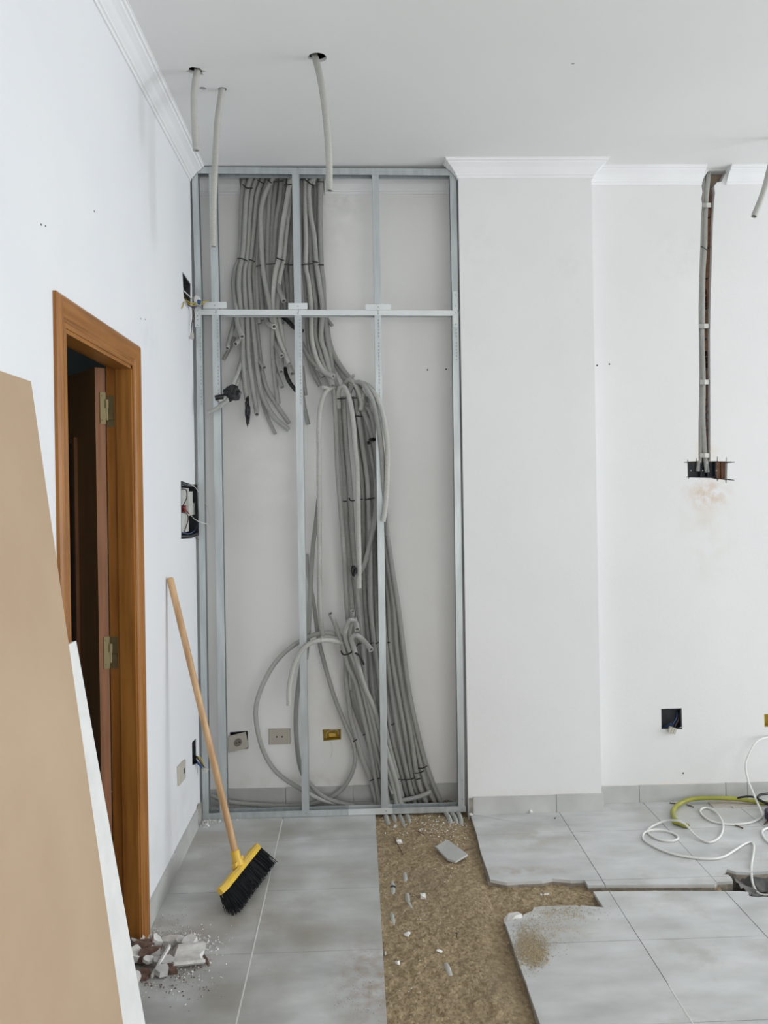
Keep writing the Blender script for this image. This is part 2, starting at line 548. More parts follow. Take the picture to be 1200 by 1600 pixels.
ch = [(1095.5, 284), (1097.5, 300), (1096, 310), (1097, 320), (1095, 345), (1094, 389), (1092.5, 430), (1091.5, 482), (1092, 540), (1093, 595),
      (1091.5, 660), (1091.5, 720), (1089, 720.5), (1088.6, 716), (1087.6, 716), (1087.2, 720.8), (1075.5, 721.2), (1075, 718), (1074, 718), (1073.8, 721.4),
      (1069, 721.8), (1069, 722.8), (1074, 723), (1074.6, 744.5), (1072, 745), (1072, 746), (1075, 746.2), (1075.6, 749), (1076.6, 749), (1077, 746.3),
      (1109, 747), (1119.5, 748.4), (1121, 752), (1122, 752), (1122.5, 748.8), (1133, 750), (1134, 755), (1135, 755), (1135.5, 750),
      (1147, 750.8), (1147.5, 749.8), (1136, 748), (1136.5, 723.4), (1148, 722.6), (1148, 721.6), (1135.6, 721.2), (1135.2, 714.5), (1134.2, 714.5), (1133.8, 721),
      (1122, 720.8), (1121.6, 713.5), (1120.4, 713.5), (1120, 720.6), (1110, 720.6), (1110, 660), (1109.8, 595), (1109.5, 520), (1111, 450), (1112.5, 407), (1114, 350),
      (1116, 314), (1117.5, 302), (1116, 291), (1120, 285)]
top_l, top_r = xz(1107, 262), xz(1136, 262)
chp = [xz(x, y) for x, y in ch]
chp = [p for p in chp] + [(xz(1127.5, 284)[0], xz(1127.5, 284)[1]), (top_r[0], ZC - .004), (top_l[0], ZC - .004)]
hole_d = [xz(1033, 1107.5), xz(1065, 1106.5), xz(1066, 1139.5), xz(1033.5, 1139.5)]
hole_e = [xz(1194, 1116), xz(1226, 1115), xz(1226, 1135), xz(1194.5, 1136)]
mb = MB()
plate(mb, [(XPR - .05, -.08), (XR, -.08), (XR, ZC), (XPR - .05, ZC)], [chp, hole_d, hole_e], lambda a, b, d: (a, YR + d, b), 0.055)
wall_right_back = tag(link('wall_right', mb, 'plaster_right', origin=(2.2, YR, 0)), 'white plastered wall right of the pillar with cut chase', 'wall', kind='structure')
# bricks laid bare in the chase
zc0 = xz(1100, 752)[1]
xa, xb = xz(1070, 500)[0], xz(1140, 500)[0]
mb = MB().box(xa - .03, xb + .03, YR + .062, YR + .10, zc0 - .1, ZC)
link('mortar_backing', mb, 'mortar', wall_right_back)
nb = 9
zs0, zs1 = xz(1100, 719)[1], ZC - .08
hb = (zs1 - zs0) / nb
hollow_at = {1: .5, 3: .3, 5: .35, 6: .6, 7: .3, 8: .75}
for i in range(nb):
    z0 = zs0 + i * hb
    mb = MB()
    xm0, xm1 = xz(1088, 500)[0], xz(1118, 500)[0]
    if i in hollow_at:
        zc_ = z0 + hb * hollow_at[i]
        xs_ = xz(1101.5, 500)[0]
        # a hollow clay brick broken open: ribs with open cells between them
        mb.box(xm0, xs_, YR + .045, YR + .062, z0 + .004, z0 + hb - .004)
        mb.box(xz(1108.5, 500)[0], xm1, YR + .028, YR + .062, z0 + .004, z0 + hb - .004)
        zz = z0 + .004
        cells = [zc_ - .055, zc_ - .018, zc_ + .02]
        for c in cells:
            c = max(c, zz + .004)
            if c + .026 < z0 + hb - .006:
                mb.box(xs_, xz(1108.5, 500)[0], YR + .03, YR + .062, zz, c)
                zz = c + .026
        mb.box(xs_, xz(1108.5, 500)[0], YR + .03, YR + .062, zz, z0 + hb - .004)
    else:
        mb.box(xm0, xm1, YR + .032, YR + .062, z0 + .004, z0 + hb - .004)
    link('brick', mb, 'brick', wall_right_back)
mb = MB()
pl, pr = xz(1122, 735), xz(1137, 735)
for k in range(4):
    xx = pl[0] + (pr[0] - pl[0]) * k / 4
    mb.box(xx, xx + .009, YR + .018 + .006 * (k % 2), YR + .06, xz(1100, 748)[1], xz(1100, 722)[1])
link('brick', mb, 'brick', wall_right_back)
for pts, wl, X in (([(668, 578), (697, 577)], wall_back, YB), ([(933, 571), (952, 569), (1067.5, 1208)], wall_right_back, YR)):
    for (x, y) in pts:
        p = PY(x, y, X)
        mb = MB().tube([p + Vector((0, -.0008, 0)), p + Vector((0, .002, 0))], .0042, 8, res=1)
        link('screw_hole', mb, 'black_plastic', wl)
for (x, y) in ((64, 351), (71, 353), (220, 498), (227, 499), (147, 330)):
    p = PX(x, y, XL)
    mb = MB().tube([p + Vector((.0008, 0, 0)), p - Vector((.002, 0, 0))], .003, 8, res=1)
    link('screw_hole', mb, 'black_plastic', wall_left)

# --- ceiling with the cut holes
def ring2(px, py, rx, ry, n=20, jit=0.0):
    p = PZ(px, py, ZC)
    out = []
    for k in range(n):
        a = 2 * math.pi * k / n
        j = 1 + random.uniform(-jit, jit)
        out.append((p.x + rx * math.cos(a) * j, p.y + ry * math.sin(a) * j))
    return out


c_holes = [ring2(496, 90, .034, .034), ring2(306, 111.5, .033, .03, 14, .3), ring2(316.5, 138.5, .014, .014, 14), ring2(347.5, 139.5, .017, .017, 14),
           ring2(895, 99.5, .007, .007, 10), ring2(1215, 215, .03, .03)]
mb = MB()
plate(mb, [(XL, Y0), (XR, Y0), (XR, YB), (XL, YB)], c_holes, lambda a, b, d: (a, b, ZC + d), 0.013)
ceiling = tag(link('ceiling', mb, 'plaster_ceiling', origin=(1, 1, ZC)), 'flat white plaster ceiling with cut cable holes', 'ceiling', kind='structure')
mb = MB().box(XL - .1, XR + .1, Y0 - .1, YB + .1, ZC + .35, ZC + .5)
for (a, b, c, d) in ((XL - .1, XL, Y0, YB), (XR, XR + .1, Y0, YB), (XL, XR, Y0 - .1, Y0), (XL, XR, YB, YB + .1)):
    mb.box(a, b, c, d, ZC, ZC + .36)
link('ceiling_slab', mb, 'concrete', ceiling)

# --- right and rear walls, outside the frame, with their windows
mb = MB()
plate(mb, [(Y0, 0), (YB, 0), (YB, ZC), (Y0, ZC)], [[(.45, .25), (3.75, .25), (3.75, 2.85), (.45, 2.85)]], lambda a, b, d: (XR + d, a, b), 0.15)
tag(link('wall_window_side', mb, 'plaster_pillar', origin=(XR, 0, 0)), 'white wall with the window, out of view on the right', 'wall', kind='structure')
mb = MB()
plate(mb, [(XL, 0), (XR, 0), (XR, ZC), (XL, ZC)], [[(-.35, .1), (4.15, .1), (4.15, 2.85), (-.35, 2.85)]], lambda a, b, d: (a, Y0 - d, b), 0.15)
tag(link('wall_rear', mb, 'plaster_pillar', origin=(1, Y0, 0)), 'white wall with the shopfront window behind the viewer', 'wall', kind='structure')

# --- crown mouldings
PROF = [(0.0, .078), (.006, .078), (.008, .066), (.014, .064), (.016, .058), (.026, .047), (.036, .034), (.048, .025), (.056, .020), (.058, .013), (.066, .012), (.068, .004), (.072, .003), (.072, 0)]


def sweep(path, normals, name, label, m='moulding'):
    """path of 2D corners; normals[i] is the unit outward offset (mitre) at corner i"""
    rings = []
    for (x, y), (nx, ny) in zip(path, normals):
        rings.append([Vector((x + nx * o, y + ny * o, ZC - d)) for o, d in PROF] + [Vector((x, y, ZC))])
    mb = MB().loft(rings)
    return tag(link(name, mb, m), label, 'crown moulding', kind='structure')


sweep([(XL, Y0), (XL, YF - .004)], [(1, 0), (1, 0)], 'trim_1', 'white crown moulding along the top of the left wall')
xb1, xb2 = PY(376, 280, YB).x, PY(507, 280, YB).x
sweep([(XL, YB), (xb1, YB)], [(.001, -1), (0, -1)], 'trim_2', 'short crown moulding in the upper left corner behind the frame')
sweep([(xb2, YB), (XPL, YB)], [(0, -1), (0, -1)], 'trim_3', 'crown moulding behind the upper right of the steel frame')
xc1, xc2 = xz(1096, 275)[0], xz(1134, 275)[0]
sweep([(XPL, YP + .02), (XPL, YP), (XPR, YP), (XPR, YR), (xc1, YR)], [(-1, 0), (-1, -1), (1, -1), (1, -1), (0, -1)], 'trim_4', 'white crown moulding round the pillar head and onward to the chase')
sweep([(xc2, YR), (XR, YR)], [(0, -1), (0, -1)], 'trim_5', 'white crown moulding right of the chase')

# --- floor: screed, tiles, sand
PIT = .012
GX = [-.835, -.387, .065, .515, .965, 1.413, 1.863, 2.313, 2.763, 3.213, 3.663, 4.113]
KY = F / 1200.0
ys_ = [PZ(800, 1303).y, PZ(915, 1376).y, PZ(850, 1474).y, PZ(1199, 1593).y]
dY = (ys_[0] - ys_[3]) / 3
GY = [YB] + ys_ + [ys_[3] - dY * k for k in range(1, 16)]
GY = [g for g in GY if g > -1.0]


def fl(lst):
    return [(PZ(x, y).x, PZ(x, y).y) for x, y in lst]


up_edge = fl([(735, 1272), (744, 1300), (752, 1335), (762, 1373), (783, 1377.5), (792, 1379), (813, 1377.5), (847, 1376), (863, 1373), (876, 1374),
              (892, 1375.5), (913, 1375), (918.5, 1383), (1000, 1382.5), (1117, 1382), (1121, 1378), (1145, 1376.5), (1143, 1371), (1138, 1367), (1127, 1366.5), (1136, 1358), (1150, 1362), (1172, 1363), (1200, 1361)])
lo_edge = fl([(840, 1600), (822, 1534), (809, 1505), (800, 1475), (789, 1442), (832, 1423), (834, 1418), (847, 1416), (876, 1415), (903, 1414.6), (905, 1417), (908, 1414.6), (942.5, 1417.5),
              (927, 1393), (951, 1392.5), (1040, 1391.5), (1130, 1392), (1156, 1392.5), (1169, 1393.5), (1171, 1400), (1182, 1401.6), (1200, 1401)])
XT = .065
reg_left = [(XL, Y0), (XT, Y0), (XT, YB), (XL, YB)]
d0 = Vector(lo_edge[0]) - Vector(lo_edge[1])
ext = Vector(lo_edge[0]) + d0 * 4
reg_low = [(ext.x, Y0), (ext.x, ext.y)] + lo_edge + [(lo_edge[-1][0] + .25, lo_edge[-1][1] + .01), (lo_edge[-1][0] + .3, up_edge[-1][1]), (XR, up_edge[-1][1]), (XR, Y0)]
reg_up = up_edge + [(lo_edge[-1][0] + .3, up_edge[-1][1] + .001), (XR, up_edge[-1][1] + .001), (XR, YR), (XPR, YR), (XPR, YP), (up_edge[0][0] - .005, YP)]


def clip(poly, ax, val, keep_less):
    out = []
    n = len(poly)
    for i in range(n):
        a, b = poly[i], poly[(i + 1) % n]
        ia = (a[ax] <= val) == keep_less or a[ax] == val
        ib = (b[ax] <= val) == keep_less or b[ax] == val
        if ia:
            out.append(a)
        if ia != ib:
            t = (val - a[ax]) / (b[ax] - a[ax])
            out.append((a[0] + (b[0] - a[0]) * t, a[1] + (b[1] - a[1]) * t))
    return out


def poly_area(p):
    return abs(sum(p[i][0] * p[(i + 1) % len(p)][1] - p[(i + 1) % len(p)][0] * p[i][1] for i in range(len(p)))) / 2


mb = MB()
for reg in (reg_left, reg_low, reg_up):
    mb.prism([(x, y, -.16) for x, y in reg], (0, 0, .148))
mbp = MB()
mbp.box(XL, XR, Y0, GY[-1], -.012, -.0005)
mbp.box(GX[-1], XR, GY[-1], YR, -.012, -.0005)
floor = tag(link('floor', mb, 'screed', origin=(.8, 1, -.16)), 'floor of large grey square ceramic tiles, partly broken up', 'floor', kind='structure')
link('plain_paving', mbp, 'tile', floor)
G = .0014
for ri, reg in enumerate((reg_left, reg_low, reg_up)):
    for i in range(len(GX) - 1):
        for j in range(len(GY) - 1):
            p = reg
            for ax, val, less in ((0, GX[i] + G, False), (0, GX[i + 1] - G, True), (1, GY[j] - G * .8, True), (1, GY[j + 1] + G * .8, False)):
                p = clip(p, ax, val, less)
                if len(p) < 3:
                    break
            if len(p) < 3 or poly_area(p) < .0015:
                continue
            q = []
            for a in p:
                if not q or (Vector(a) - Vector(q[-1])).length > 1e-4:
                    q.append(a)
            lift = random.uniform(-.0006, .0006)
            mb = MB().prism([(x, y, -.012) for x, y in q], (0, 0, .012 + lift))
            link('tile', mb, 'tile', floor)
mb = MB()
mb.box(-.387 - G * 1.6, -.387 + G * 1.6, 0.9, YF - .02, -.012, .0004)
link('grout_line', mb, 'grout', floor)
for xg in (.965, ):
    link('grout_line', MB().box(xg - G * 1.3, xg + G * 1.3, .9, 2.55, -.012, .0003), 'grout', floor)

# sand bed of the trench
def sand_z(x, y):
    n = noise.fractal((x * 6, y * 6, 1.3), 1, 2, 3) * .005 + noise.noise((x * 28, y * 28, 0)) * .0052 + noise.noise((x * 90, y * 90, 4)) * .0036
    n -= .009 * abs(noise.noise((x * 22 + y * 9, y * 20, 7))) * max(0, min(1, (3.3 - y) * 2))
    base = -.010
    xr = lo_edge[0][0] if y < lo_edge[4][1] else up_edge[0][0]
    # sinks towards the right edge of the trench
    t = max(0.0, min(1.0, (x - (xr - .13)) / .13))
    base -= .020 * t * t
    if x > lo_edge[4][0] - .02:
        base = -.024
    if x > PZ(1126, 1380).x:
        base = -.10
    return base + n


mb = MB()
nx, ny = 280, 480
xs0, xs1, ysx0, ysx1 = XT - .004, 1.75, 1.2, YB
vs = []
for j in range(ny + 1):
    for i in range(nx + 1):
        x = xs0 + (xs1 - xs0) * i / nx
        y = ysx0 + (ysx1 - ysx0) * j / ny
        vs.append((x, y, sand_z(x, y)))
fs = []
for j in range(ny):
    for i in range(nx):
        a = j * (nx + 1) + i
        x = xs0 + (xs1 - xs0) * (i + .5) / nx
        y = ysx0 + (ysx1 - ysx0) * (j + .5) / ny
        if x > .62 and (y > PZ(800, 1360).y + .05 or y < PZ(900, 1430).y - .12) and x > .75:
            continue
        fs.append((a, a + 1, a + nx + 2, a + nx + 1))
mb.add(vs, fs)
sand = tag(link('sand_bed', mb, 'sand', smooth=True, origin=(.4, 2.5, -.05)), 'brown sand filling the trench dug through the tiles', 'sand', kind='stuff')
# lining of the pit at the right edge
hp = [PZ(1142, 1361, -.012), PZ(1155, 1362, -.012), PZ(1210, 1361, -.012), PZ(1270, 1372, -.012), PZ(1262, 1398, -.012), PZ(1225, 1402, -.012), PZ(1182, 1402, -.012), PZ(1170, 1396, -.012), PZ(1154, 1384, -.03)]
mb = MB()
cc = sum(hp, Vector()) / len(hp) + Vector((0, 0, -.05))
ring1 = [p + Vector((0, 0, random.uniform(-.012, .012))) for p in spline(hp + [hp[0]], 4)[:-1]]
ring_in = [p.lerp(cc, .5) + Vector((random.uniform(-.01, .01), random.uniform(-.01, .01), random.uniform(-.015, .01))) for p in ring1]
ring_b = [p.lerp(cc, .85) + Vector((0, 0, random.uniform(-.01, .01))) for p in ring1]
mb.loft([ring1, ring_in, ring_b], caps=False)
mb.f.append(tuple(range(len(ring1) * 2, len(ring1) * 3)))
tag(link('pit_lining', mb, 'membrane', smooth=True), 'torn dark lining inside the pit at the right edge', 'lining')

# --- skirting tiles
def skirt(name, label, pieces, m='skirting'):
    """pieces: list of (p0, p1, z1, front, thickness vector)"""
    r = empty(name, pieces[0][0], label, 'skirting', kind='structure')
    for p0, p1, z1, tv in pieces:
        p0, p1, tv = Vector(p0), Vector(p1), Vector(tv)
        up = Vector((0, 0, z1))
        mb = MB().prism([p0, p1, p1 + up - Vector((0, 0, .002)), p0 + up], tv)
        link('skirting_tile', mb, m, r)
    return r


g = .0015
zsk = .088
yl = [YFO + .002, 3.42, 3.885]
skirt('baseboard_left', 'pale ceramic skirting tiles at the foot of the left wall',
      [((XL, yl[i] + g, 0), (XL, yl[i + 1] - g, 0), zsk + .004, (.010, 0, 0)) for i in range(2)])
xs = [XL + .012, PY(447, 1245, YB).x, PY(552, 1245, YB).x, XT - .0]
skirt('baseboard_back', 'grey skirting tiles on the wall behind the frame',
      [((xs[i] + g, YB, 0), (xs[i + 1] - g, YB, 0), .083, (0, -.010, 0)) for i in range(3)] +
      [((PY(572, 1240, YB).x + .04, YB, -.005), (XPL - .002, YB, -.005), .088, (0, -.010, 0))])
xs = [PY(739, 1260, YP).x, PY(868.5, 1258, YP).x, XPR + .010]
skirt('baseboard_pillar', 'grey skirting tiles round the foot of the pillar',
      [((xs[i] + g, YP, 0), (xs[i + 1] - g, YP, 0), zsk - .002, (0, -.010, 0)) for i in range(2)] +
      [((XPR, YP, 0), (XPR, YR, 0), zsk - .002, (.010, 0, 0))])
xs = [XPR + .012, PY(998, 1245, YR).x, PY(1133, 1240, YR).x, 1.95, 2.4, 2.85, 3.3, 3.75, 4.2, 5.6, XR]
skirt('baseboard_right', 'grey skirting tiles at the foot of the right wall',
      [((xs[i] + g, YR, 0), (xs[i + 1] - g, YR, 0), .085, (0, -.010, 0)) for i in range(len(xs) - 1)])


def chunk(c, sx, sy, sz, n=14, rot=None, seed=None):
    rr = random.Random(seed) if seed is not None else random
    pts = []
    for k in range(n):
        v = Vector((rr.uniform(-1, 1) * sx, rr.uniform(-1, 1) * sy, rr.uniform(-1, 1) * sz))
        if rot is not None:
            v = rot @ v
        pts.append(Vector(c) + v)
    return pts


# bared concrete where the skirting is broken off
mb = MB().hull(chunk((XL + .006, 3.925, .05), .008, .04, .05, 40, seed=3))
link('bare_concrete', mb, 'concrete', wall_left)
mb = MB().hull(chunk((XPL + .016, YP - .001, .03), .014, .004, .055, 40, seed=5))
link('bare_concrete', mb, 'concrete', pillar)

# ------------------------------------------------------------------ THE DOORWAY
door = empty('door_1', (XL, (YNO + YFO) / 2, 0), 'varnished wooden doorway with its door swung open into the dark hallway', 'door', kind='structure')
CP = [(0, 0), (0, .009), (.10, .015), (.22, .018), (.42, .016), (.60, .012), (.68, .011), (.72, .007), (.80, .007), (.84, .010), (1, .010), (1, 0)]


def cas(which):
    a, b = [], []
    for f_, t in CP:
        x = XL + t
        ny_, fy_, zt_ = YNO + WN * f_, YFO - WF * f_, ZT - WT * f_
        if which == 'near':
            a.append((x, ny_, 0)); b.append((x, ny_, zt_))
        elif which == 'far':
            a.append((x, fy_, 0)); b.append((x, fy_, zt_))
        else:
            a.append((x, ny_, zt_)); b.append((x, fy_, zt_))
    return MB().loft([[Vector(p) for p in a], [Vector(p) for p in b]])


link('casing', cas('near'), 'wood_v', door)
link('casing', cas('far'), 'wood_v', door)
link('casing', cas('head'), 'wood_h', door)
XJ0, XJ1, XJ2 = XL + .006, XL - .048, XL - .085
JY1 = YFO - WF
JY0 = YNO + WN
JZ = ZT - WT
mb = MB().prism([(XJ0, JY1 - .012, 0), (XJ1, JY1 - .012, 0), (XJ1, JY1, 0), (XJ2, JY1, 0), (XJ2, JY1 + .012, 0), (XJ0, JY1 + .012, 0)], (0, 0, JZ))
link('jamb', mb, 'wood_v', door)
mb = MB().prism([(XJ0, JY0 + .012, 0), (XJ1, JY0 + .012, 0), (XJ1, JY0, 0), (XJ2, JY0, 0), (XJ2, JY0 - .012, 0), (XJ0, JY0 - .012, 0)], (0, 0, JZ))
link('jamb', mb, 'wood_v', door)
mb = MB().prism([(XJ0, JY0, JZ - .012), (XJ1, JY0, JZ - .012), (XJ1, JY0, JZ), (XJ2, JY0, JZ), (XJ2, JY0, JZ + .012), (XJ0, JY0, JZ + .012)], (0, JY1 - JY0, 0))
link('jamb_head', mb, 'wood_h', door)
# the leaf, hinged on the far jamb and swung past a right angle
A = PY(151.5, 800, JY1 - .055); A.z = 0.008
ld = Vector((-.62, .785, 0)).normalized()
lt = Vector((ld.y, -ld.x, 0))      # through the thickness, towards the jamb
TLF, WLF, HLF = .035, .66, 2.02
if lt.x < 0:
    lt = -lt
def leaf_box(u0, u1, t0, t1, z0, z1):
    m_ = MB()
    c = A + ld * ((u0 + u1) / 2) + lt * ((t0 + t1) / 2) + Vector((0, 0, (z0 + z1) / 2))
    return m_.obb(c, ld * ((u1 - u0) / 2), lt * ((t1 - t0) / 2), Vector((0, 0, (z1 - z0) / 2)))
mb = leaf_box(0.004, WLF, 0.0, TLF, 0, HLF)
leaf = link('door_leaf', mb, 'wood_leaf', door)
link('hinge_edge', leaf_box(0, .004, 0, TLF, 0, HLF), 'wood_raw', leaf)
pz0, pz1, pu0, pu1 = .28, 1.77, .20, .56
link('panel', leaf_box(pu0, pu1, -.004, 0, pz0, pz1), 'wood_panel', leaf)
mb = MB()
for (a, b, c, d) in ((pu0 - .02, pu0, pz0 - .02, pz1 + .02), (pu1, pu1 + .02, pz0 - .02, pz1 + .02), (pu0, pu1, pz1, pz1 + .02), (pu0, pu1, pz0 - .02, pz0)):
    q = leaf_box(a, b, -.012, 0, c, d)
    mb.add(q.v, q.f)
link('panel_moulding', mb, 'wood_raw', leaf)
for zh in (PY(165, 643, JY1).z, PY(165, 1020, JY1).z):
    mb = MB()
    q = leaf_box(-.0025, 0, .016, .036, zh - .055, zh + .055)
    mb.add(q.v, q.f)
    q = leaf_box(-.006, -.0025, .034, .044, zh - .0, zh + .03)
    mb.add(q.v, q.f)
    for dz in (-.042, .042):
        q = leaf_box(-.004, -.0025, .022, .028, zh + dz - .003, zh + dz + .003)
        mb.add(q.v, q.f)
    link('hinge', mb, 'brass', leaf)
    mb = MB()
    mb.box(XJ1 - .034, XJ1 - .010, JY1 - .0025, JY1, zh - .055, zh + .055)
    k = Vector((XJ2 + .004, JY1 - .012, zh))
    mb.tube([k + Vector((0, 0, -.032)), k + Vector((0, 0, .03))], .006, 10, res=2)
    mb.box(XJ2 + .004, XJ1 - .010, JY1 - .010, JY1 - .0022, zh - .03, zh - .004)
    link('hinge_plate', mb, 'brass', door)

# ------------------------------------------------------------------ STEEL STUD FRAME
frame = empty('steel_stud_frame', ((XL + XPL) / 2, YF + .025, 0), 'galvanised steel stud frame standing across the conduit recess', 'stud frame')
FD, TK, LIP = .048, .0014, .007


def channel(p0, p1, wv, open_dir, dv=Vector((0, FD, 0)), lip=LIP, capped=False):
    """C section swept p0..p1. wv = width vector of the flange, web on the side away from open_dir"""
    p0, p1, wv, dv = Vector(p0), Vector(p1), Vector(wv), Vector(dv)
    w_, d_ = wv.length, dv.length
    a, b = wv.normalized(), dv.normalized()
    if open_dir > 0:      # web at start of wv, open at the end
        pr = [(w_, 0), (0, 0), (0, d_), (w_, d_), (w_, d_ - lip), (w_ - TK, d_ - lip), (w_ - TK, d_ - TK), (TK, d_ - TK), (TK, TK), (w_ - TK, TK), (w_ - TK, lip), (w_, lip)]
    else:
        pr = [(0, 0), (w_, 0), (w_, d_), (0, d_), (0, d_ - lip), (TK, d_ - lip), (TK, d_ - TK), (w_ - TK, d_ - TK), (w_ - TK, TK), (TK, TK), (TK, lip), (0, lip)]
    r0 = [p0 + a * u + b * v for u, v in pr]
    r1 = [p1 + a * u + b * v for u, v in pr]
    return MB().loft([r0, r1])


def fp(x, y, dy=0.0):
    return PY(x, y, YF + dy)


rail_y = lambda x: 483 + (x - 330) * .008
# vertical studs: (x at top, x at rail, x at bottom, width px, open side)
studs = [(299.3, 306, 317, 9.2, 1), (326, 331, 343.5, 11.5, 1), (456, 460, 472, 11.0, 1), (581, 585, 596, 10.6, -1), (702.5, 706.5, 716.5, 10.0, -1)]
for (xt, xm, xb_, wpx, od) in studs:
    wv = Vector((wpx / F * YF, 0, 0))
    for y0, y1, x0, x1 in ((264, 484, xt, xm), (490, 1274, xm, xb_)):
        p0, p1 = fp(x0, y0, .0016), fp(x1, y1, .0016)
        if y1 > 1000:
            p1.z = .006
        s = link('stud', channel(p1, p0, wv, od), 'steel', frame)
        if y0 == 490:
            mbk = MB()
            n_ = 26 if xt < 700 else 14
            for k in range(n_):
                if k % 7 == 6:
                    continue
                t = (10 + k * 5.2) / (1274 - 490)
                q = p0.lerp(p1, t) + wv * (.74 if od > 0 else .58)
                mbk.box(q.x - .0028, q.x + .0026, q.y - .0006, q.y, q.z - .0045, q.z + .0032 + .0015 * (k % 3))
            tag(link('printed_mark', mbk, 'print_ink', s), kind='stuff')
# tracks
def track_h(px0, px1, name, h_px=9.5, top=True):
    p0, p1 = fp(*px0), fp(*px1)
    hh = h_px / F * YF
    return p0, p1, hh


p0, p1 = fp(299, 260.5), fp(713, 264)
hh = Vector((0, 0, -.032))
cuts = [0, .095, .40, .69, 1.0]
for i in range(4):
    a, b = p0.lerp(p1, cuts[i]), p0.lerp(p1, cuts[i + 1] - .0015)
    link('top_track', channel(a, b, hh, 1, dv=Vector((0, FD + .003, 0)), lip=.0016), 'steel', frame)
p0, p1 = fp(316.5, 1279), fp(728, 1269)
p0.z = p1.z = .0015
for a_, b_, m_ in ((0, .55, 'steel'), (.551, .72, 'steel_light'), (.721, 1, 'steel')):
    a, b = p0.lerp(p1, a_), p0.lerp(p1, b_)
    link('bottom_track', channel(a, b, Vector((0, 0, .030)), 1, dv=Vector((0, FD + .003, 0)), lip=.0016), m_, frame)
p0, p1 = fp(313, 483.5), fp(709, 485)
cuts = [0, .062, .385, .70, 1.0]
for i in range(4):
    a, b = p0.lerp(p1, cuts[i]), p0.lerp(p1, cuts[i + 1] - .0015)
    link('middle_rail', channel(a, b, Vector((0, 0, -.0265)), 1, dv=Vector((0, FD + .003, 0)), lip=.0016), 'steel_light', frame)
for (x0, y0, x1, y1) in ((317, 472, 354, 482), (450.5, 473.5, 480.5, 483.3), (571, 475.5, 611, 484), (707.5, 455, 715.5, 512), (304, 482, 313.5, 511)):
    a, b = fp(x0, y0, -.004), fp(x1, y1, -.004)
    mb = MB().box(a.x, b.x, a.y, a.y + .0036, b.z, a.z)
    sp_ = link('splice_plate', mb, 'steel_light', frame)
    for (u, v) in ((.5, .5),) if x1 - x0 > 12 else ((.5, .1), (.5, .4), (.5, .6), (.5, .9)):
        c = Vector((a.x + (b.x - a.x) * u, a.y, b.z + (a.z - b.z) * v))
        mb = MB().tube([c, c + Vector((0, -.002, 0))], .003, 8, res=1)
        link('screw', mb, 'print_ink', sp_)
for (x, y) in ((478, 1270.5), (603, 1267), (722, 1265), (722, 1249), (722, 1219), (337, 488), (465, 489.5), (591, 490)):
    c = fp(x, y, -.001)
    link('screw', MB().tube([c, c + Vector((0, -.002, 0))], .0032, 8, res=1), 'print_ink', frame)

# ------------------------------------------------------------------ CONDUITS
def conduit(pts, Y, label, group=None, r=.0125, m='conduit_grey', name='conduit', hollow=True, mouth=0.0, mouth0=0.0):
    """pts in photograph pixels; Y one depth or one per point"""
    if not isinstance(Y, (list, tuple)):
        Y = [Y] * len(pts)
    elif len(Y) != len(pts):
        n_ = len(pts)
        src = list(Y)
        Y = []
        for i in range(n_):
            t = i / (n_ - 1) * (len(src) - 1)
            k = min(int(t), len(src) - 2)
            Y.append(src[k] + (src[k + 1] - src[k]) * (t - k))
    P = [PY(x, y, yy) for (x, y), yy in zip(pts, Y)]
    if mouth:                                   # the cut end turns out towards the room
        P[-1] = PY(*pts[-1], Y[-1] - mouth)
        P[-2] = PY(*pts[-2], Y[-2] - mouth * .25)
    if mouth0:
        P[0] = PY(*pts[0], Y[0] - mouth0)
    mb = MB().tube(P, r, 10, hollow=hollow, res=6)
    return tag(link(name, mb, m, smooth=True), label, 'conduit', group)


def cA(l): return [(280 + x / 5, 240 + y / 5) for x, y in l]
def cC(l): return [(300 + x / 5.4545, 480 + y / 5.4545) for x, y in l]
def cD(l): return [(470 + x / 6.3158, 480 + y / 6.3158) for x, y in l]
def c5(l): return [(470 + x / 6.3158, 680 + y / 6.3158) for x, y in l]
def c6(l): return [(470 + x / 6.3158, 900 + y / 6.3158) for x, y in l]
def c3(l): return [(300 + x / 2.7273, 880 + y / 2.7273) for x, y in l]
def c8(l): return [(540 + x / 6, 1080 + y / 6) for x, y in l]


GUL = 'grey conduits hanging in the upper left bundle'
GUR = 'grey conduits of the upper bundle right of the second stud'
GLO = 'long grey conduits running down to the floor trench'
ZB, ZM, ZFt = 4.125, 4.095, 4.062      # back, middle, front layer in the cavity

# upper left bundle
conduit(cA([(540, 105), (515, 190), (495, 300), (485, 500), (480, 700), (468, 820), (440, 900), (425, 1000), (430, 1100), (445, 1210)]) + cC([(385, 130), (402, 190), (427, 252)]),
        [ZM] * 9 + [ZFt, 4.05, 4.04, 4.035], 'outermost left conduit of the upper bundle, its open end facing out below the rail', GUL, mouth=.05)
conduit(cA([(590, 105), (560, 190), (530, 300), (515, 500), (505, 700), (490, 830), (470, 920), (465, 1050), (480, 1210)]) + cC([(430, 250), (432, 400), (440, 560), (455, 700), (468, 790)]),
        ZFt, 'grey conduit whose lower end is wrapped in black tape', GUL)
conduit(cA([(640, 105), (610, 190), (570, 300), (550, 500), (540, 700), (525, 840), (510, 920), (510, 1050), (520, 1210)]) + cC([(470, 100), (475, 250), (480, 400), (500, 550), (520, 700), (545, 850), (552, 915)]),
        ZM - .015, 'long straight conduit ending just right of the hanging black tape', GUL, mouth=.05)
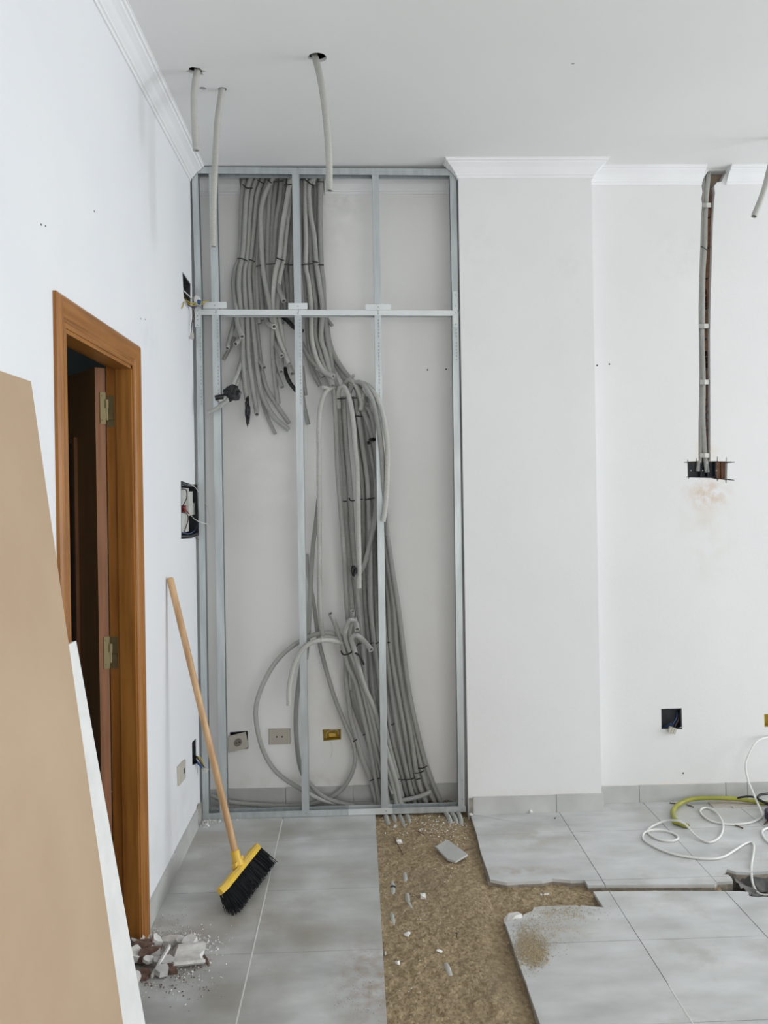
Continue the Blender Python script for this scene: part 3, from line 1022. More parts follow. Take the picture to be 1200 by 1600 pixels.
conduit(cA([(680, 105), (650, 200), (610, 320), (590, 500), (570, 700), (555, 830), (545, 930), (550, 1050), (565, 1210)]) + cC([(515, 100), (530, 250), (545, 400), (560, 550), (590, 720), (640, 840), (710, 945), (825, 1045)]),
        ZM, 'lowest conduit of the upper left bundle, sweeping right to its cut end', GUL)
conduit(cA([(720, 105), (690, 190), (650, 320), (620, 480), (605, 650), (590, 840), (580, 930), (590, 1050), (595, 1210)]) + cC([(545, 95), (560, 250), (578, 400), (600, 560), (640, 700), (720, 830), (828, 990)]),
        ZB, 'conduit curving right just above the lowest cut end of the bundle', GUL, .0115)
conduit(cA([(770, 105), (735, 190), (675, 310), (640, 450), (640, 650), (650, 850), (670, 1000), (700, 1150), (715, 1230)]) + cC([(685, 150), (685, 300), (692, 450), (712, 650), (735, 822)]),
        [4.05] * 6 + [4.06, 4.09, 4.12], 'conduit crossing in front of the upper bundle and ending beside the taped-off pair', GUL)
lab = 'straight grey conduit packed into the middle of the upper left bundle'
packed = ([(745, 105), (722, 230), (702, 400), (692, 650), (690, 850), (700, 1000), (722, 1100), (735, 1260), (725, 1340)],
                       [(785, 105), (760, 210), (737, 400), (722, 650), (717, 870), (717, 1000), (730, 1200), (745, 1330)],
                       [(815, 105), (800, 200), (788, 350), (762, 500), (747, 700), (742, 870), (755, 1050), (770, 1330)],
                       [(835, 105), (825, 200), (812, 350), (790, 500), (770, 700), (765, 870), (790, 1050), (800, 1330)],
                       [(650, 105), (625, 260), (612, 480), (608, 860), (606, 1000), (612, 1200), (625, 1330)],
                       [(641, 700), (625, 860), (632, 1000), (650, 1200), (655, 1300)],
                       [(905, 105), (890, 500), (872, 860), (875, 1000), (880, 1210), (880, 1330)],
                       [(890, 200), (870, 600), (848, 800), (832, 880), (842, 1000), (855, 1200), (860, 1330)])
for k, l in enumerate(packed):
    conduit(cA(l), ZB - .004 * (k % 3), ORD[sorted(q[0][0] for q in packed).index(l[0][0])] + ' from the left of the straight conduits packed behind the upper left bundle', GUL, .0125, 'conduit_dark' if k % 2 else 'conduit_grey')
conduit(cA([(900, 105), (870, 200), (832, 420), (803, 600), (785, 800), (752, 930), (735, 1100), (735, 1210)]) + cC([(705, 110), (740, 250), (780, 360), (828, 482)]),
        [4.06, 4.058, 4.055, 4.05], 'front conduit of the upper bundle, open end facing out beside the second stud', GUL, .0125, 'conduit_pale', mouth=.05)
conduit(cA([(880, 105), (862, 240), (858, 420), (838, 600), (815, 830), (788, 950), (770, 1100), (765, 1210)]) + cC([(742, 110), (762, 200), (790, 380), (830, 500), (855, 567)]),
        [ZM, 4.06], 'conduit ending with a ragged mouth close left of the second stud', GUL, .0125, 'conduit_pale', mouth=.05)
conduit(cA([(765, 1000), (785, 1070), (818, 1152)]), [ZM, 4.06, 4.045], 'short conduit stub poking out just above the middle rail', GUL, mouth=.05)
conduit(cC([(630, 95), (650, 140), (700, 166)]), [ZB, 4.07, 4.03], 'curled pale conduit end just under the middle rail', GUL, .0125, 'conduit_pale', mouth=.05)
conduit(cC([(690, 120), (703, 250), (722, 345), (764, 413)]), [ZB, ZM, 4.06, 4.035], 'conduit end curving right, above the short straight stub', GUL, .011, mouth=.05)
conduit(cC([(765, 400), (762, 470), (760, 552)]), [ZM, ZM - .01, 4.07], 'short straight conduit end pointing down left of the black pipe', GUL, .0125, 'conduit_pale', mouth=.05)
conduit(cC([(690, 120), (686, 300), (692, 440), (722, 560), (768, 682)]), [ZB, 4.11], 'thin conduit ending left of the black pipe', GUL, .011, mouth=.05)
conduit(cC([(375, 60), (352, 150), (326, 250), (299, 352)]), [ZB, ZM, 4.07, 4.05], 'conduit end splayed out left under the middle rail', GUL, .011, mouth=.05)
conduit(cC([(450, 190), (405, 272), (370, 314)]), [ZB, 4.07, 4.045], 'stubby conduit end pointing down left inside the splayed one', GUL, .011, mouth=.05)
conduit(cC([(360, 250), (330, 332), (267, 449)]), [ZB, ZB, 4.12], 'thinnest conduit end, lowest of those splayed left', GUL, .0095)
conduit(cC([(440, 300), (425, 420), (400, 530), (350, 655), (310, 780), (255, 830), (200, 868), (138, 899)]), [ZB, ZM, 4.04, 3.99, 3.955, 3.945, 3.94, 3.94],
        'conduit bent out leftwards across the first inner stud', GUL, .0105)
conduit(cC([(450, 520), (420, 570), (380, 655), (330, 740), (280, 775), (222, 800)]), [ZB, ZM, 4.04, 3.98, 3.955, 3.94],
        'conduit with a black capped end beside the tape bunch', GUL, .0115)
conduit(cC([(545, 380), (562, 442), (616, 517)]), [ZB, ZB, ZM], 'short conduit stub bending right in the middle of the left bay', GUL, .0105, mouth=.05)
conduit(cC([(525, 300), (560, 560), (600, 800), (650, 950), (712, 1082)]), ZB + .005, 'thin conduit hanging lowest in the left bay', GUL, .0085)
conduit(cC([(940, 500), (958, 660), (970, 750)]), ZB, 'short conduit end just right of the second stud', GUL, .0095)
conduit(cC([(935, 720), (955, 840), (975, 930), (990, 1000)]), ZB - .01, 'conduit end peeping out right of the second stud, lower down', GUL, .0115)
conduit(cC([(780, 85), (830, 130), (875, 175), (945, 205)]), [ZM, 4.07, 4.06, 4.05], 'black corrugated pipe crossing right under the middle rail', None, .0105, 'black_plastic', 'black_pipe')
conduit(cC([(792, 520), (805, 580), (835, 645), (890, 715)]), [ZM, 4.065, 4.06, 4.055], 'black corrugated pipe arching behind the second stud', None, .0105, 'black_plastic', 'black_pipe')

# upper bundle right of the second stud
lab = 'grey conduit packed into the upper bundle right of the second stud'
conduit(cA([(962, 105), (962, 190), (955, 400), (950, 600), (962, 870), (985, 1000), (1000, 1210)]) + cD([(72, 300), (112, 480), (175, 600), (215, 692)]), [ZM, ZM, ZFt], 'conduit ending cut just above the lower bundle, the left one of two', GUR)
conduit(cA([(1000, 105), (988, 200), (985, 400), (990, 700), (987, 880), (1010, 1000), (1030, 1210)]) + cD([(107, 300), (152, 500), (230, 635), (322, 682)]), [ZFt, 4.05], 'conduit whose open end rests on top of the lower bundle', GUR, .0125, 'conduit_pale', mouth=.05)
conduit(cA([(1030, 105), (1012, 230), (1012, 500), (1030, 880), (1047, 1050), (1068, 1210)]) + cD([(142, 250), (192, 450), (242, 620), (312, 775)]), [ZM, 4.06], 'conduit ending ragged just under the resting open end', GUR, mouth=.05)
conduit(cA([(1075, 105), (1055, 190), (1014, 250), (1022, 450), (1055, 650), (1070, 850), (1092, 1000), (1118, 1210)]) + cD([(200, 300), (242, 450), (290, 650), (318, 760), (335, 950), (345, 1100), (352, 1300)]) +
        [(528, 740), (533, 800), (538, 870), (542, 947), (549, 1030), (556, 1090), (576, 1147), (590, 1218), (597, 1262)],
        [4.055] * 6 + [ZFt, ZM, ZM], 'leftmost of the long conduits running unbroken from ceiling to floor', GLO)
conduit(cA([(1072, 105), (1067, 230), (1070, 500), (1078, 700), (1085, 900), (1100, 1210)]) + cD([(195, 300), (250, 560), (300, 700)]), ZB, 'conduit hidden deepest in the upper bundle right of the second stud', GUR)
conduit(cA([(1040, 105), (1035, 300), (1045, 500), (1052, 860), (1070, 1000), (1085, 1210)]) + cD([(150, 110), (185, 300), (235, 560), (290, 700)]), ZB, 'darker conduit at the back of the upper right bundle', GUR, .0125, 'conduit_dark')
conduit(cA([(1118, 105), (1105, 200), (1100, 500), (1107, 860), (1122, 1000), (1130, 1210)]) + cD([(258, 300), (290, 480), (312, 640), (350, 760), (370, 830)]), ZM, 'rightmost straight conduit of the upper bundle', GUR, .0145)
conduit(cD([(215, 60), (245, 110), (280, 330), (332, 480), (420, 620), (500, 722), (560, 830), (598, 940), (610, 1010), (650, 1110), (690, 1230), (720, 1330)]) + [(590, 730), (603, 820), (613, 890), (622, 947), (630, 1010), (639, 1080), (655, 1155), (671, 1210), (693, 1264)],
        [ZB, ZM, 4.06, 4.06, ZM, ZB], 'conduit swinging far right from the upper bundle, outermost at the floor', GLO)
conduit(cD([(255, 110), (275, 320), (320, 500), (400, 660), (450, 740), (480, 800)]), ZB, 'conduit slanting right from the upper bundle into the head of the lower one', GUR)
conduit(cD([(5, 350), (90, 510), (180, 600), (240, 655), (300, 690)]), [ZM, 4.055, 4.05], 'conduit crossing slantwise over the foot of the upper bundle', GUR)
conduit(cD([(75, 500), (100, 570), (140, 680), (190, 775)]), [ZM, ZB], 'conduit ending cut just above the lower bundle, the lower one of two', GUR, .011)

# conduits arching out of the lower bundle
GAR = 'pale conduits arching out over the top of the lower bundle'
conduit(cD([(335, 800), (290, 800), (232, 860), (192, 1000), (180, 1200), (180, 1389)]) + [(498.5, 743), (499, 807), (499, 900), (500, 950), (504, 994)],
        [ZFt, 4.02, 3.99, 3.985, 4.0, 4.03, 4.05], 'pale conduit arching left and hanging alone beside the second stud', GAR, .0125, 'conduit_pale')
conduit(cD([(375, 1000), (370, 860), (390, 795), (430, 790), (470, 870), (500, 1000), (525, 1200), (537, 1389)]) + [(558, 727), (559.5, 775), (560, 822), (561, 870), (561, 919)],
        [ZFt, 4.03, 3.99, 3.97, 3.965, 3.97], 'pale conduit arched over and hanging down the middle of the lower bundle', GAR, .0125, 'conduit_pale')
conduit(cD([(470, 900), (490, 810), (540, 750), (600, 750), (660, 825), (720, 950), (765, 1150), (795, 1389)]) + [(597, 712), (600, 759), (605, 803), (607.5, 838)],
        [ZM, 4.03, 3.97, 3.955, 3.955, 3.955], 'conduit arched over the third stud, its end hanging lowest on the right', GAR)
conduit(cD([(560, 900), (580, 800), (620, 757), (680, 792), (750, 890), (810, 1050), (842, 1250), (855, 1389)]) + [(605.2, 735), (604, 767), (602, 791), (598.5, 815)],
        [ZM, 4.03, 3.96, 3.94, 3.932, 3.93], 'outermost pale conduit arched over the third stud', GAR, .0125, 'conduit_pale')
conduit(cD([(430, 760), (480, 718), (530, 750), (580, 860), (600, 950), (590, 1020)]), [ZM, 4.04, 4.03, 4.025], 'short pale conduit hooked over the top of the lower bundle', GAR, .0125, 'conduit_pale')
conduit(cD([(575, 790), (595, 825), (630, 890)]), [4.07, 4.05, 4.035], 'short whitish conduit stub inside the arches', GAR, .0105, 'conduit_pale')
conduit(cD([(600, 1050), (630, 1000), (665, 1005), (700, 1080), (725, 1200), (742, 1320)]), [ZM, 4.05, 4.04, 4.05], 'small inner arch left of the third stud', GAR, .0105)
conduit([(588, 730), (587, 791), (582, 830), (571, 878), (563, 895)], [ZM, 4.055, 4.05, 4.05], 'conduit crossing slantwise over the lower bundle beside the black tape', GLO)

# long bundle
rows = [620, 690, 759, 870, 947, 1010, 1080, 1147, 1218, 1262]
longs = [([531, 534, 539, 545, 551, 556, 564, 580, 600, 606], 0), ([537, 541, 547, 553, 560, 566, 573, 587, 609, 616], 1), ([551, 558, 567, 568, 571, 577, 582, 594, 615, 624], 0),
         ([556, 566, 575, 578, 579, 585, 594, 604, 622, 632], 1), ([561, 572, 583, 586, 588, 591, 600, 612, 630, 641], 0), ([566, 577, 588, 594, 598, 603, 611, 622, 638, 650], 1),
         ([572, 580, 591, 599, 607, 610, 621, 633, 645, 659], 0), ([576, 583, 594, 605, 616, 620, 630, 642, 653, 669], 1), ([580, 588, 598, 609, 620, 627, 636, 648, 663, 683], 0)]
for k, (xs_, lay) in enumerate(longs):
    conduit(list(zip(xs_, rows)), [ZM - .012, ZM - .005, ZB, ZM - .01] if lay else ZB, ORD[k] + ' from the left among the nine long tied conduits running into the trench', GLO, .0125, 'conduit_dark' if k in (2, 5) else 'conduit_grey')
# cluster of open ends
GCL = 'conduit ends bunched above the rope tie'
low = [(563, 1110), (573, 1150), (580, 1190), (585, 1225), (592, 1262)]
conduit(c6([(291, 370), (340, 480), (400, 650), (440, 780), (470, 900), (540, 1050)]) + [(566, 1110), (577, 1160), (585, 1205), (595, 1262)], [4.0, 4.02, 4.055], 'conduit end standing up left of the rope-tied bunch', GCL, .0115, mouth0=0.03)
conduit(c6([(512, 345), (500, 440), (475, 600), (492, 720), (520, 850), (575, 1000)]) + [(572, 1100), (585, 1160), (600, 1218), (608, 1262)], [4.03, 4.02, 4.05], 'conduit end standing upright, highest behind the bunch', GCL, .0115, 'conduit_grey', mouth0=0.03)
conduit(c6([(556, 527), (540, 460), (490, 435), (450, 500), (435, 580), (470, 700), (530, 850), (600, 1020)]) + [(578, 1100), (592, 1160), (612, 1218), (621, 1262)], [3.97, 3.98, 4.0, 4.02, 4.045], 'conduit hooked over with its mouth turned down in the bunch', GCL, .0125, 'conduit_grey', mouth0=0.045)
conduit(c6([(695, 727), (620, 640), (550, 585), (505, 620), (525, 720), (570, 900), (625, 1080)]) + [(586, 1110), (600, 1160), (618, 1218), (627, 1262)], [3.95, 3.97, 3.99, 4.01, 4.045], 'conduit bent right with its pale mouth facing out of the bunch', GCL, .013, 'conduit_grey', mouth0=0.05)
conduit([(540, 1010), (541, 1060), (544, 1090), (548, 1120), (556, 1150), (566, 1185), (579, 1218), (590, 1262)], ZM, 'leftmost conduit of the lower bundle, splayed out near the floor', GLO)
conduit([(546, 1080), (556, 1110), (567, 1140), (572, 1150), (585, 1190), (600, 1225)], ZB, 'short conduit tied low on the left of the lower bundle', GLO, .012)
# coil
GCO = 'coiled loops of loose conduit near the floor'
conduit(c3([(660, 340), (620, 305), (540, 300), (440, 345), (350, 430), (285, 560), (272, 660), (300, 790), (360, 890), (460, 960), (560, 1010), (690, 1032)]),
        [ZFt, 4.055, 4.055, 4.05, 4.04, 4.04, 4.045, 4.055, 4.07], 'largest loop of the coil, bulging left past the twin socket', GCO, .0115)
conduit(c3([(665, 350), (630, 337), (560, 327), (490, 350), (440, 420), (415, 520), (412, 605)]), [4.05, 4.0, 3.955, 3.95, 3.955, 3.96, 3.965], 'loop passing before the second stud, its open end hanging down', GCO, .0115, 'conduit_pale')
conduit(c3([(500, 330), (468, 430), (445, 600), (445, 750), (465, 880), (512, 952), (580, 1005), (690, 1032), (760, 1035)]), [ZM, 4.075, 4.06, 4.06], 'inner loop half hidden behind the second stud', GCO, .0115, 'conduit_dark')
conduit(c3([(488, -40), (495, 40), (520, 180), (545, 350), (600, 550), (650, 680), (690, 780), (690, 870), (650, 950), (590, 1000), (480, 1030), (300, 1030), (150, 1015), (80, 990)]),
        [ZB, ZB, ZM, ZM, ZB - .01, ZB - .015, ZB - .015], 'thin conduit looping right and back along the floor behind the track', GCO, .0105)
conduit([(498, 780), (494, 815), (489, 855), (485, 920), (482, 988), (478, 1030)], ZM, 'conduit slanting down behind the second stud into the coil', GCO, .0115)
conduit(c8([(395, 1045), (470, 1035), (540, 1022), (700, 985), (803, 938)]), [4.075, 4.065, 4.055, 4.05, 4.05], 'loose conduit lying across the foot of the bundle', None, .011)
conduit(c8([(385, 830), (410, 885), (480, 990), (560, 1100), (590, 1150)]), [4.06, 4.05, 4.045, 4.045, 4.05], 'loose conduit slanting down into the bottom track', None, .0105)

# conduits coming out of the sand
def on_sand(x, y, dz):
    p = PZ(x, y, -.02)
    return p + Vector((0, 0, dz))


GST = 'conduit stubs coming out of the sand under the bottom track'
for ks, (x0, x1) in enumerate(((601, 609), (612, 621), (622, 633), (634, 643))):
    P = [on_sand(x0, 1272, .008), on_sand((x0 + x1) / 2, 1284, .006), on_sand(x1, 1297, -.004)]
    tag(link('conduit_stub', MB().tube(P, .012, 10, hollow=True), 'conduit_grey', smooth=True), ORD[ks] + ' from the left of four conduits half buried below the bottom track', 'conduit', GST)
for k, l in enumerate(([(690, 1268), (697, 1276), (703, 1284), (705, 1294)], [(698, 1268), (706, 1276), (712, 1284), (714, 1292)], [(708, 1268), (716, 1276), (720, 1284), (721, 1291)])):
    P = [on_sand(*l[0], .02), on_sand(*l[1], .016), on_sand(*l[2], .010), on_sand(*l[3], -.01)]
    tag(link('conduit_stub', MB().tube(P, .0115, 10), 'conduit_grey', smooth=True), ['left', 'middle', 'right'][k] + ' one of three conduits diving into the sand at the frame corner', 'conduit', 'conduits diving into the sand at the frame corner')
for k, (a, b, c_) in enumerate((((613, 1374), (614, 1392), (614, 1404)), ((636, 1404), (640, 1418), (648, 1432)), ((611, 1424), (613, 1438), (615, 1452)), ((632, 1364), (633, 1374), (633, 1382)), ((697, 1508), (701, 1520), (705, 1534)), ((636, 1398), (637, 1405), (638, 1412)))):
    P = [on_sand(*a, -.003), on_sand(*b, .003), on_sand(*c_, -.004)]
    tag(link('buried_conduit', MB().tube(P, .011, 10), 'conduit_pale', smooth=True),
        ['buried conduit showing through the sand with a dark ring', 'longest bared length of conduit in the sand', 'bared conduit close to the left trench edge', 'faint conduit showing above the ringed one', 'conduit showing through sand far down the trench', 'white conduit tip left of the longest bared length'][k], 'conduit', 'conduits showing through the sand')
p = on_sand(614, 1390, .003)
tag(link('pipe_ring', MB().tube([p + Vector((0, -.006, .0)), p + Vector((0, .006, .0))], .0128, 12, res=2), 'box_dark'), 'dark ring round the conduit buried in the sand', 'ring')

# conduits hanging out of the ceiling
def hang(pts, Y, label, r=.0125):
    P = [PY(x, y, yy) for (x, y), yy in zip(pts, Y)]
    tag(link('ceiling_conduit', MB().tube(P, r, 12, hollow=True, res=8), 'conduit_pale', smooth=True), label, 'conduit', 'conduits hanging from the ceiling')


yh = PZ(307, 112, ZC).y
hang([(312, 100), (307, 116), (303, 150), (304, 195), (306.5, 235)], [yh + .02, yh, yh - .02, yh - .03, yh - .03], 'conduit hanging from the ragged ceiling hole beside the left moulding', .0125)
yh = PZ(347, 140, ZC).y
hang([(349, 125), (346.5, 142), (340, 190), (336, 260), (333, 330), (333, 385)], [yh + .01, yh, yh - .02, yh - .03, yh - .03, yh - .03], 'longest hanging conduit, reaching down before the steel frame', .0125)
yh = PZ(495, 91, ZC).y
hang([(486, 74), (493, 92), (502, 130), (510, 190), (514, 250), (514.5, 298)], [yh + .05, yh, yh - .03, yh - .04, yh - .04, yh - .04], 'conduit hanging from the round hole in the middle of the ceiling', .0125)
yh = PZ(1215, 215, ZC).y
hang([(1218, 205), (1212, 225), (1203, 262), (1193, 300), (1178, 338)], [yh, yh - .005, yh - .02, yh - .04, yh - .06], 'conduit hanging at the right edge of the picture', .013)

# conduits in the chase
GCH = 'pair of conduits in the wall chase'
def inch(pts, dy): return [PY(x, y, YR + d_) for (x, y), d_ in zip(pts, dy)]
P = inch([(1110, 262), (1107, 275), (1105, 292), (1103, 320), (1102, 350), (1101.5, 385), (1098.5, 430), (1098, 500), (1097, 520), (1099, 595), (1098.5, 650), (1101, 700), (1104.5, 738)], [.035, .02, .012, .018, .02, .02, .02, .02, .02, .02, .02, .02, .028])
tag(link('chase_conduit', MB().tube(P, .0118, 10, hollow=True), 'conduit_grey', smooth=True), 'right one of two conduits in the wall chase', 'conduit', GCH)
P = inch([(1102, 262), (1099, 280), (1099, 300), (1098.5, 320), (1096, 350), (1095, 385), (1094.5, 430), (1094, 500), (1094, 540), (1095.5, 595), (1094.5, 650), (1094.5, 700), (1090.5, 736)], [.045, .03, .024, .028, .03, .03, .03, .03, .03, .03, .03, .03, .03])
tag(link('chase_conduit', MB().tube(P, .0115, 10, hollow=True), 'conduit_grey', smooth=True), 'left one of two conduits in the wall chase', 'conduit', GCH)
for k, (x0, x1, y) in enumerate(((1097, 1111, 320.5), (1092, 1108, 509.5), (1093.5, 1108, 597), (1093, 1109, 711.5))):
    P = inch([(x0, y), (x0 + 1, y), ((x0 + x1) / 2, y), (x1 - 1, y), (x1, y)], [.03, .008, -.002, .006, .03])
    a, b = P[0], P[-1]
    mb = MB()
    for i in range(len(P) - 1):
        q0, q1 = P[i], P[i + 1]
        dirv = (q1 - q0).normalized()
        nrm = dirv.cross(Vector((0, 0, 1)))
        mb.obb((q0 + q1) / 2, dirv * ((q1 - q0).length / 2 + .001), nrm * .0022, Vector((0, 0, .0115)))
    tag(link('conduit_clip', mb, 'conduit_pale'), ['topmost', 'second from top', 'third from top', 'lowest'][k] + ' plaster band holding the conduits in the wall chase', 'clip', 'bands across the chase')


def band(pts, Y, label, group, r=.0030, name='cable_tie', m='black_plastic'):
    Ys = Y if isinstance(Y, (list, tuple)) else [Y] * len(pts)
    P = [PY(x, y, yy) for (x, y), yy in zip(pts, Ys)]
    tag(link(name, MB().tube(P, r, 6, res=4), m, smooth=True), label, 'cable tie', group)


band([(1093, 384), (1098, 386), (1105, 391)], [YR + .016, YR + .008, YR + .006], 'black cable tie round the conduits in the wall chase', None, .0018)
t1 = 'black cable tie round conduits just under the top track'
for l in ([(379, 288), (385, 293.6), (395, 294)], [(402, 281), (412, 287)], [(418, 281), (424, 286)], [(427, 284), (443, 283)], [(444, 289), (456, 288)], [(477, 281), (489, 290)], [(496, 284), (506, 284)], [(470, 279), (478, 279)]):
    k1 = sorted([379, 402, 418, 427, 444, 470, 477, 496]).index(l[0][0])
    band(l, 4.034, ORD[k1] + ' from the left of the black cable ties just under the top track', 'cable ties under the top track')
t2 = 'black cable tie round conduits above the middle rail'
for l in ([(371, 404), (378, 404), (387, 408)], [(389, 405), (399, 409)], [(400, 416), (408, 415)], [(416, 413), (430, 412)], [(432, 403), (444, 407)], [(444, 413), (458, 414)], [(470, 413.6), (489, 412)], [(488, 408), (497, 410)], [(497, 413.6), (506, 414)]):
    n_t2 = globals().get('n_t2', -1) + 1
    band(l, 4.032, ORD[n_t2] + ' from the left of the black cable ties above the middle rail', 'cable ties above the middle rail')
t3 = 'black cable tie round the head of the lower conduit bundle'
for l in ([(527, 623), (540, 622.5)], [(549, 621.7), (558, 622)], [(555.5, 650), (566.6, 650.7)]):
    n_t3 = globals().get('n_t3', -1) + 1
    band(l, 4.034, ORD[n_t3] + ' from the left of three black ties at the head of the lower bundle', 'cable ties at the head of the lower bundle')
t4 = 'black cable tie halfway down the lower conduit bundle'
for l in ([(535.7, 783), (542, 783)], [(545, 777), (548, 782), (555, 782)], [(562.6, 780.5), (567, 780)], [(570, 781), (585.6, 778)]):
    n_t4 = globals().get('n_t4', -1) + 1
    band(l, 4.04, ORD[n_t4] + ' from the left of four black ties halfway down the lower bundle', 'cable ties halfway down the bundle')
t5 = 'black cable tie crossing the bundle beside the third stud, level with the bunch'
for l in ([(576, 1005), (584, 1004.5)], [(587, 1006), (593, 1003)], [(605, 1003.7), (609.5, 1003.7)]):
    n_t5 = globals().get('n_t5', -1) + 1
    band(l, 4.038, ORD[n_t5] + ' from the left of three black ties level with the rope-tied bunch', 'cable ties level with the bunch')
t6 = 'black cable tie on a splayed conduit left of the lower bundle'
for l in ([(551.7, 1159), (558, 1155)], [(567, 1149), (571, 1147)]):
    n_t6 = globals().get('n_t6', -1) + 1
    band(l, 4.05, ORD[n_t6] + ' from the left of two black ties on the splayed low conduits', 'cable ties on the splayed conduits')
band([(611, 1131.7), (613, 1133), (616, 1130)], 4.05, 'single black cable tie just right of the third stud', None)
t7 = 'black cable tie in the row across the foot of the bundle'
for l in ([(578, 1220), (586, 1217), (594, 1216)], [(607, 1218), (617.5, 1218.5)], [(618, 1219), (625, 1217.5)], [(626, 1219), (633, 1218)], [(634, 1218.7), (641, 1217.5)], [(641.5, 1218), (648, 1215)], [(650, 1218), (657.5, 1216.5)]):
    n_t7 = globals().get('n_t7', -1) + 1
    band(l, 4.044, ORD[n_t7] + ' from the left of the black ties across the foot of the bundle', 'cable ties at the foot of the bundle')
band([(653, 1200), (661, 1200), (667.5, 1196.5)], 4.06, 'upper of two black ties on the outermost floor conduits', None)
band([(647.5, 1208), (655, 1207.5), (663, 1204)], 4.06, 'lower of two black ties on the outermost floor conduits', None)
# rope round the bunch
P = [PY(x, y, yy) for (x, y), yy in zip(c6([(398, 742), (410, 770), (440, 778), (490, 760), (530, 715), (570, 672), (595, 665)]), [4.03, 4.0, 3.985, 3.985, 3.985, 3.99, 4.0])]
rope = link('rope_tie', MB().tube(P, .0034, 8, res=5), 'black_plastic', smooth=True)
tag(rope, 'black rope tied round the bunch of open conduit ends', 'rope')
P = [PY(x, y, yy) for (x, y), yy in zip(c6([(505, 735), (540, 760), (585, 795), (625, 875)]), [3.982, 3.975, 3.97, 3.975])]
link('rope_tail', MB().tube(P, .0052, 8, res=5), 'black_plastic', rope, smooth=True)

# black tape bunches
def tape(px, py, Y, w_, h_, label, seed, n=26):
    rr = random.Random(seed)
    c = PY(px, py, Y)
    s = YF / F
    bm = bmesh.new()
    bmesh.ops.create_icosphere(bm, subdivisions=3, radius=1)
    mb = MB()
    vs = []
    for v in bm.verts:
        q = v.co
        k = 1 + .55 * noise.noise(q * 1.9 + Vector((seed, 0, 0))) + .30 * noise.noise(q * 4.3 + Vector((0, seed, 0)))
        vs.append(c + Vector((q.x * w_ / 2 * s * k, q.y * .016 * k, q.z * h_ / 2 * s * k)))
    bm.verts.index_update()
    mb.add(vs, [tuple(v.index for v in f.verts) for f in bm.faces])
    bm.free()
    tag(link('tape_wrap', mb, 'tape'), label, 'tape')


tape(361, 614, 3.955, 27, 23, 'crumpled black tape bunch on the conduit beside the first inner stud', 3)
tape(387, 642, 4.05, 8, 42, 'ragged strip of black tape hanging from a conduit end', 8)
tape(553, 892, 3.955, 9, 15, 'small knot of black tape beside the hanging pale conduit', 5)
tape(582, 687, 4.035, 11, 6, 'black tape band left of the third stud', 11)
tape(576, 692, 4.03, 5, 5, 'loose tail of black tape hanging below the tape band', 13)
p0 = PY(350, 621, 3.94); p1 = PY(337, 622, 3.93)
tag(link('end_cap', MB().tube([PY(349, 620, 3.938), PY(343, 620.5, 3.934), PY(336, 622, 3.93)], .0125, 12, res=3), 'tape', smooth=True), 'round black cap on the conduit end at the first inner stud', 'cap')

# ------------------------------------------------------------------ SOCKETS AND BOXES
def jbox(hole, to3, depth, m, label):
    """an open plastic box lining a cut-out"""
    n = len(hole)
    cx_ = sum(a for a, b in hole) / n
    cy_ = sum(b for a, b in hole) / n
    sh = [(cx_ + (a - cx_) * .97, cy_ + (b - cy_) * .97) for a, b in hole]
    sh2 = [(cx_ + (a - cx_) * .90, cy_ + (b - cy_) * .90) for a, b in hole]
    mb = MB()
    mb.add([to3(a, b, .003) for a, b in sh] + [to3(a, b, depth) for a, b in sh] + [to3(a, b, .003) for a, b in sh2] + [to3(a, b, depth - .003) for a, b in sh2],
           [(i, (i + 1) % n, n + (i + 1) % n, n + i) for i in range(n)] +
           [(2 * n + i, 2 * n + (i + 1) % n, 3 * n + (i + 1) % n, 3 * n + i) for i in range(n)] +
           [(i, (i + 1) % n, 2 * n + (i + 1) % n, 2 * n + i) for i in range(n)] +
           [tuple(n + i for i in range(n)), tuple(3 * n + i for i in range(n))])
    return tag(link('junction_box', mb, m), label, 'junction box')


toL = lambda a, b, d: (XL - d, a, b)
toR = lambda a, b, d: (a, YR + d, b)
toB = lambda a, b, d: (a, YB + d, b)
ja = jbox(hole_a, toL, .048, 'box_dark', 'dark wall box high in the corner above the middle rail')
jb = jbox(hole_b, toL, .058, 'box_dark', 'large open wall box full of modules in the left corner')
jc = jbox(hole_c, toL, .048, 'box_dark', 'small open wall box low on the left wall behind the broom')
jd = jbox(hole_d, toR, .048, 'box_dark', 'square dark wall box low on the right wall')
je = jbox(hole_e, toR, .05, 'box_yellow', 'yellow wall box cut by the right picture edge')
jy = jbox(hole_y, toB, .048, 'box_yellow', 'yellow wall box beside the conduit bundle')
js = jbox(hole_s1, toB, .048, 'box_dark', 'dark wall box behind the crooked socket')
# flush box at the chase foot
bl, br = xz(1075.5, 723), xz(1121, 746)
mb = MB()
mb.box(bl[0], br[0], YR + .045, YR + .05, br[1], bl[1])
mb.box(bl[0], bl[0] + .004, YR + .012, YR + .05, br[1], bl[1])
mb.box(br[0] - .004, br[0], YR + .012, YR + .05, br[1], bl[1])
mb.box(bl[0], br[0], YR + .012, YR + .05, br[1], br[1] + .004)
for x in (1097, 1108):
    q = xz(x, 730)[0]
    mb.box(q - .0015, q + .0015, YR + .014, YR + .05, br[1], bl[1])
bxo = tag(link('junction_box', mb, 'box_dark'), 'dark multi-gang box at the foot of the wall chase', 'junction box')
for x in (1079.5, 1098, 1101.5, 1119):
    q = PY(x, 735, YR + .013)
    link('screw', MB().tube([q, q + Vector((0, -.002, 0))], .0022, 8, res=1), 'wire_white', bxo)


